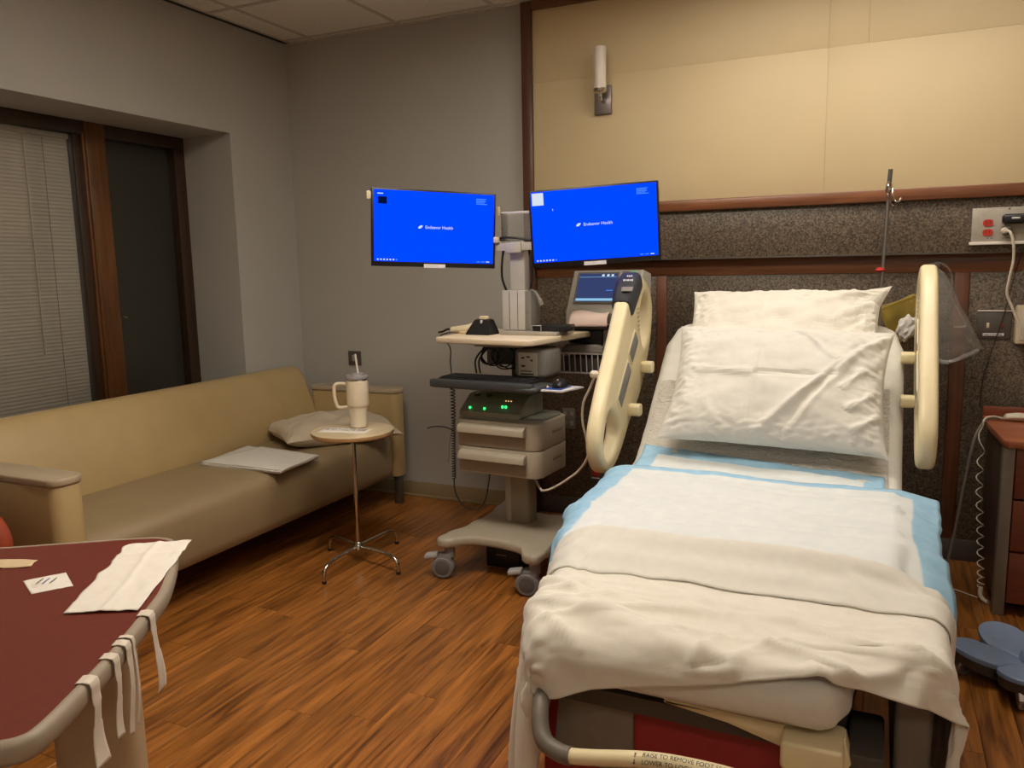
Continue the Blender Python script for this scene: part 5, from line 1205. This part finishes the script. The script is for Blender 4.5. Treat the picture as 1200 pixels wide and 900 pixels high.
MB().prism(rrect(.15, .085, .03, 6), .06, .722, .004, M=Mq).build('pedestal', 'pedestal_beige', ot, True)
MB().prism(rrect(.19, .12, .03, 6), .70, .7225, .004, M=Mq).build('top_bracket', 'pedestal_beige', ot, True)
for sgn in (-1, 1):
    o = MB().prism(rrect(.62, .05, .02, 4, cx=-.20, cy=.20*sgn), .045, .075, .006, M=Mq).build('foot', 'pedestal_beige', ot, True)
    for xx in (-.46, .06):
        c_ = Mq @ Vector((xx, .20*sgn, 0)); wv = MB(); wv.lathe([(.001, -.012), (.018, -.012), (.0225, 0), (.018, .012), (.001, .012)], n=20, M=Matrix.Translation((c_.x, c_.y, .0225)) @ Matrix.Rotation(R(90), 4, 'X')); wv.build('wheel', 'wheel_rubber', o, True)
MB().prism(rrect(.05, .42, .02, 4), .045, .075, .006, M=Mq).build('cross_bar', 'pedestal_beige', ot, True)
# paper drape on the table
def drp(u, v):
    a, b, c, d = Vector((-1.352, .922)), Vector((-1.232, .985)), Vector((-1.438, 1.312)), Vector((-1.560, 1.238))
    p = (a*(1-u)+b*u)*(1-v)+(d*(1-u)+c*u)*v
    k = .004*nz(v*9, u*4, 2)
    p = p+Vector((.010*nz(v*7, 1, 3)*(1 if u < .3 else .4), .010*nz(v*6, 2, 3)*(1 if u < .3 else .4)))
    z_ = .7625+.0035*math.exp(-((u-.5-.03*math.sin(v*6))/.05)**2)+.0035*abs(nz(u*4, v*7, 6))+.012*max(0, v-.78)**1.2*u+.003*math.exp(-((v-.80)/.02)**2)
    return (p.x, p.y, z_)
tag(sheet('paper_towel', drp, 30, 50, 'paper_white', None, .001), 'white creased paper towel hanging over the table edge', 'paper towel')
pk = thing('wipe_packet', 'small white sealed packet lying on the red table top', 'packet', (-1.52, 1.01, .7595))
def pkt(u, v):
    a, b, c, d = Vector((-1.500, .962)), Vector((-1.458, 1.022)), Vector((-1.540, 1.066)), Vector((-1.582, 1.000))
    p = (a*(1-u)+b*u)*(1-v)+(d*(1-u)+c*u)*v
    return (p.x, p.y, .7605+.0045*math.sin(math.pi*min(1, max(0, (u-.12)/.76)))*math.sin(math.pi*min(1, max(0, (v-.1)/.8)))+.0008*nz(u*9, v*9, 1))
sheet('wrapper', pkt, 20, 20, 'paper_white', pk, .001)
for k, (x0, y0) in enumerate(((-1.523, 1.010), (-1.512, 1.018), (-1.535, 1.005))):
    MB().box((-.014, -.0012, 0), (.014, .0012, .0006), M=Matrix.Translation((x0, y0, .7655)) @ Matrix.Rotation(R(118), 4, 'Z')).build('printed_line', 'print_grey' if k else 'pad_blue', pk, True)
tn = [(-1.76, 1.018), (-1.70, 1.018), (-1.668, 1.030), (-1.642, 1.062), (-1.640, 1.082), (-1.66, 1.094), (-1.69, 1.082), (-1.74, 1.056), (-1.78, 1.04)]
def tanf(u, v):
    a, b, c, d = Vector((-1.82, .985)), Vector((-1.655, 1.045)), Vector((-1.688, 1.090)), Vector((-1.85, 1.02))
    p = (a*(1-u)+b*u)*(1-v)+(d*(1-u)+c*u)*v
    k = max(0, u-.8)/.2; m_ = (b+c)/2; p = p.lerp(p+(m_-p)*.35+Vector((.016, .009)), k*k)
    return (p.x, p.y, .7612+.002*math.sin(v*math.pi)+.0012*nz(u*12, v*5, 1))
tag(sheet('tan_wrapper', tanf, 30, 8, 'tan_wood', None, .0015), 'tan paper strip lying on the red table at the left edge', 'paper strip')
# tape strips stuck on the table edge
def closest(x_, y_):
    return min(range(len(ed)), key=lambda i: (ed[i][0]-x_)**2+(ed[i][1]-y_)**2)
for k, (x0, y0, ln, w0, w1, lab) in enumerate(((-1.225, .989, .118, .010, .022, 'wide flared white tape strip hanging nearest the paper towel'), (-1.172, .900, .120, .004, .004, 'very thin white tape strand hanging from the table edge'), (-1.153, .868, .125, .008, .010, 'middle white tape strip hanging right of another close one'), (-1.129, .827, .098, .008, .013, 'second white tape strip hanging from the near table edge'), (-1.098, .776, .098, .010, .022, 'flared white tape strip hanging lowest on the table edge'))):
    i = closest(x0, y0); e = Vector(ed[i]); t = (Vector(ed[(i+2) % len(ed)])-Vector(ed[i-2])).normalized(); nn = Vector((t.y, -t.x))
    if nn.dot(Vector((1, -.3))) < 0: nn = -nn
    prof = [(-.020, .7618), (-.008, .7626), (.002, .7600), (.0045, .752), (.0042, .735), (.0055, .72)]
    tot_ = 14
    def tp(u, v, prof=prof, e=e, t=t, nn=nn, ln=ln, w0=w0, w1=w1, k=k):
        q = v*(len(prof)-1+5); 
        if q < len(prof)-1:
            a = int(q); f = q-a; o_ = prof[a][0]*(1-f)+prof[a+1][0]*f; z_ = prof[a][1]*(1-f)+prof[a+1][1]*f; wd = w0*1.25
        else:
            f = (q-len(prof)+1)/5; o_ = .0055+.006*f*math.sin(f*3+k); z_ = .72-ln*f+.03*f*0; wd = w0*1.25+(w1-w0*1.25)*max(0, f)**1.6
            if f < .35: wd *= .8
        p = e+nn*o_+t*((u-.5)*wd*2*1.05+.012*max(0, (.72-z_)/ln)*(.5 if k else -1.0))
        return (p.x, p.y, z_+(.006*(u-.5) if v > .97 else 0))
    tag(sheet('tape_strip', tp, 6, 40, 'tape_white', None, .0005), lab, 'tape', 'tape strips on the table edge')
# orange chair at the left edge
oc = thing('orange_chair', 'orange upholstered chair cut off by the left edge beside the sofa', 'chair', (-2.82, 1.42, 0))
MB().prism(rrect(.62, .36, .11, 8, cx=-2.845, cy=.445), -.03, .03, .02, 3, M=Matrix(((1, 0, 0, 0), (0, 0, 1, 1.565), (0, 1, 0, 0), (0, 0, 0, 1)))).build('backrest', 'chair_orange', oc, True, 50)
MB().prism(rrect(.56, .50, .08, 6, cx=-2.80, cy=1.27), .34, .43, .02, 3).build('seat', 'chair_orange', oc, True, 50)
for lx, ly in ((-3.02, 1.08), (-2.58, 1.08), (-3.02, 1.50), (-2.58, 1.50)): MB().cyl((lx, ly, 0), (lx, ly, .345), .014).build('leg', 'metal_leg', oc, True)
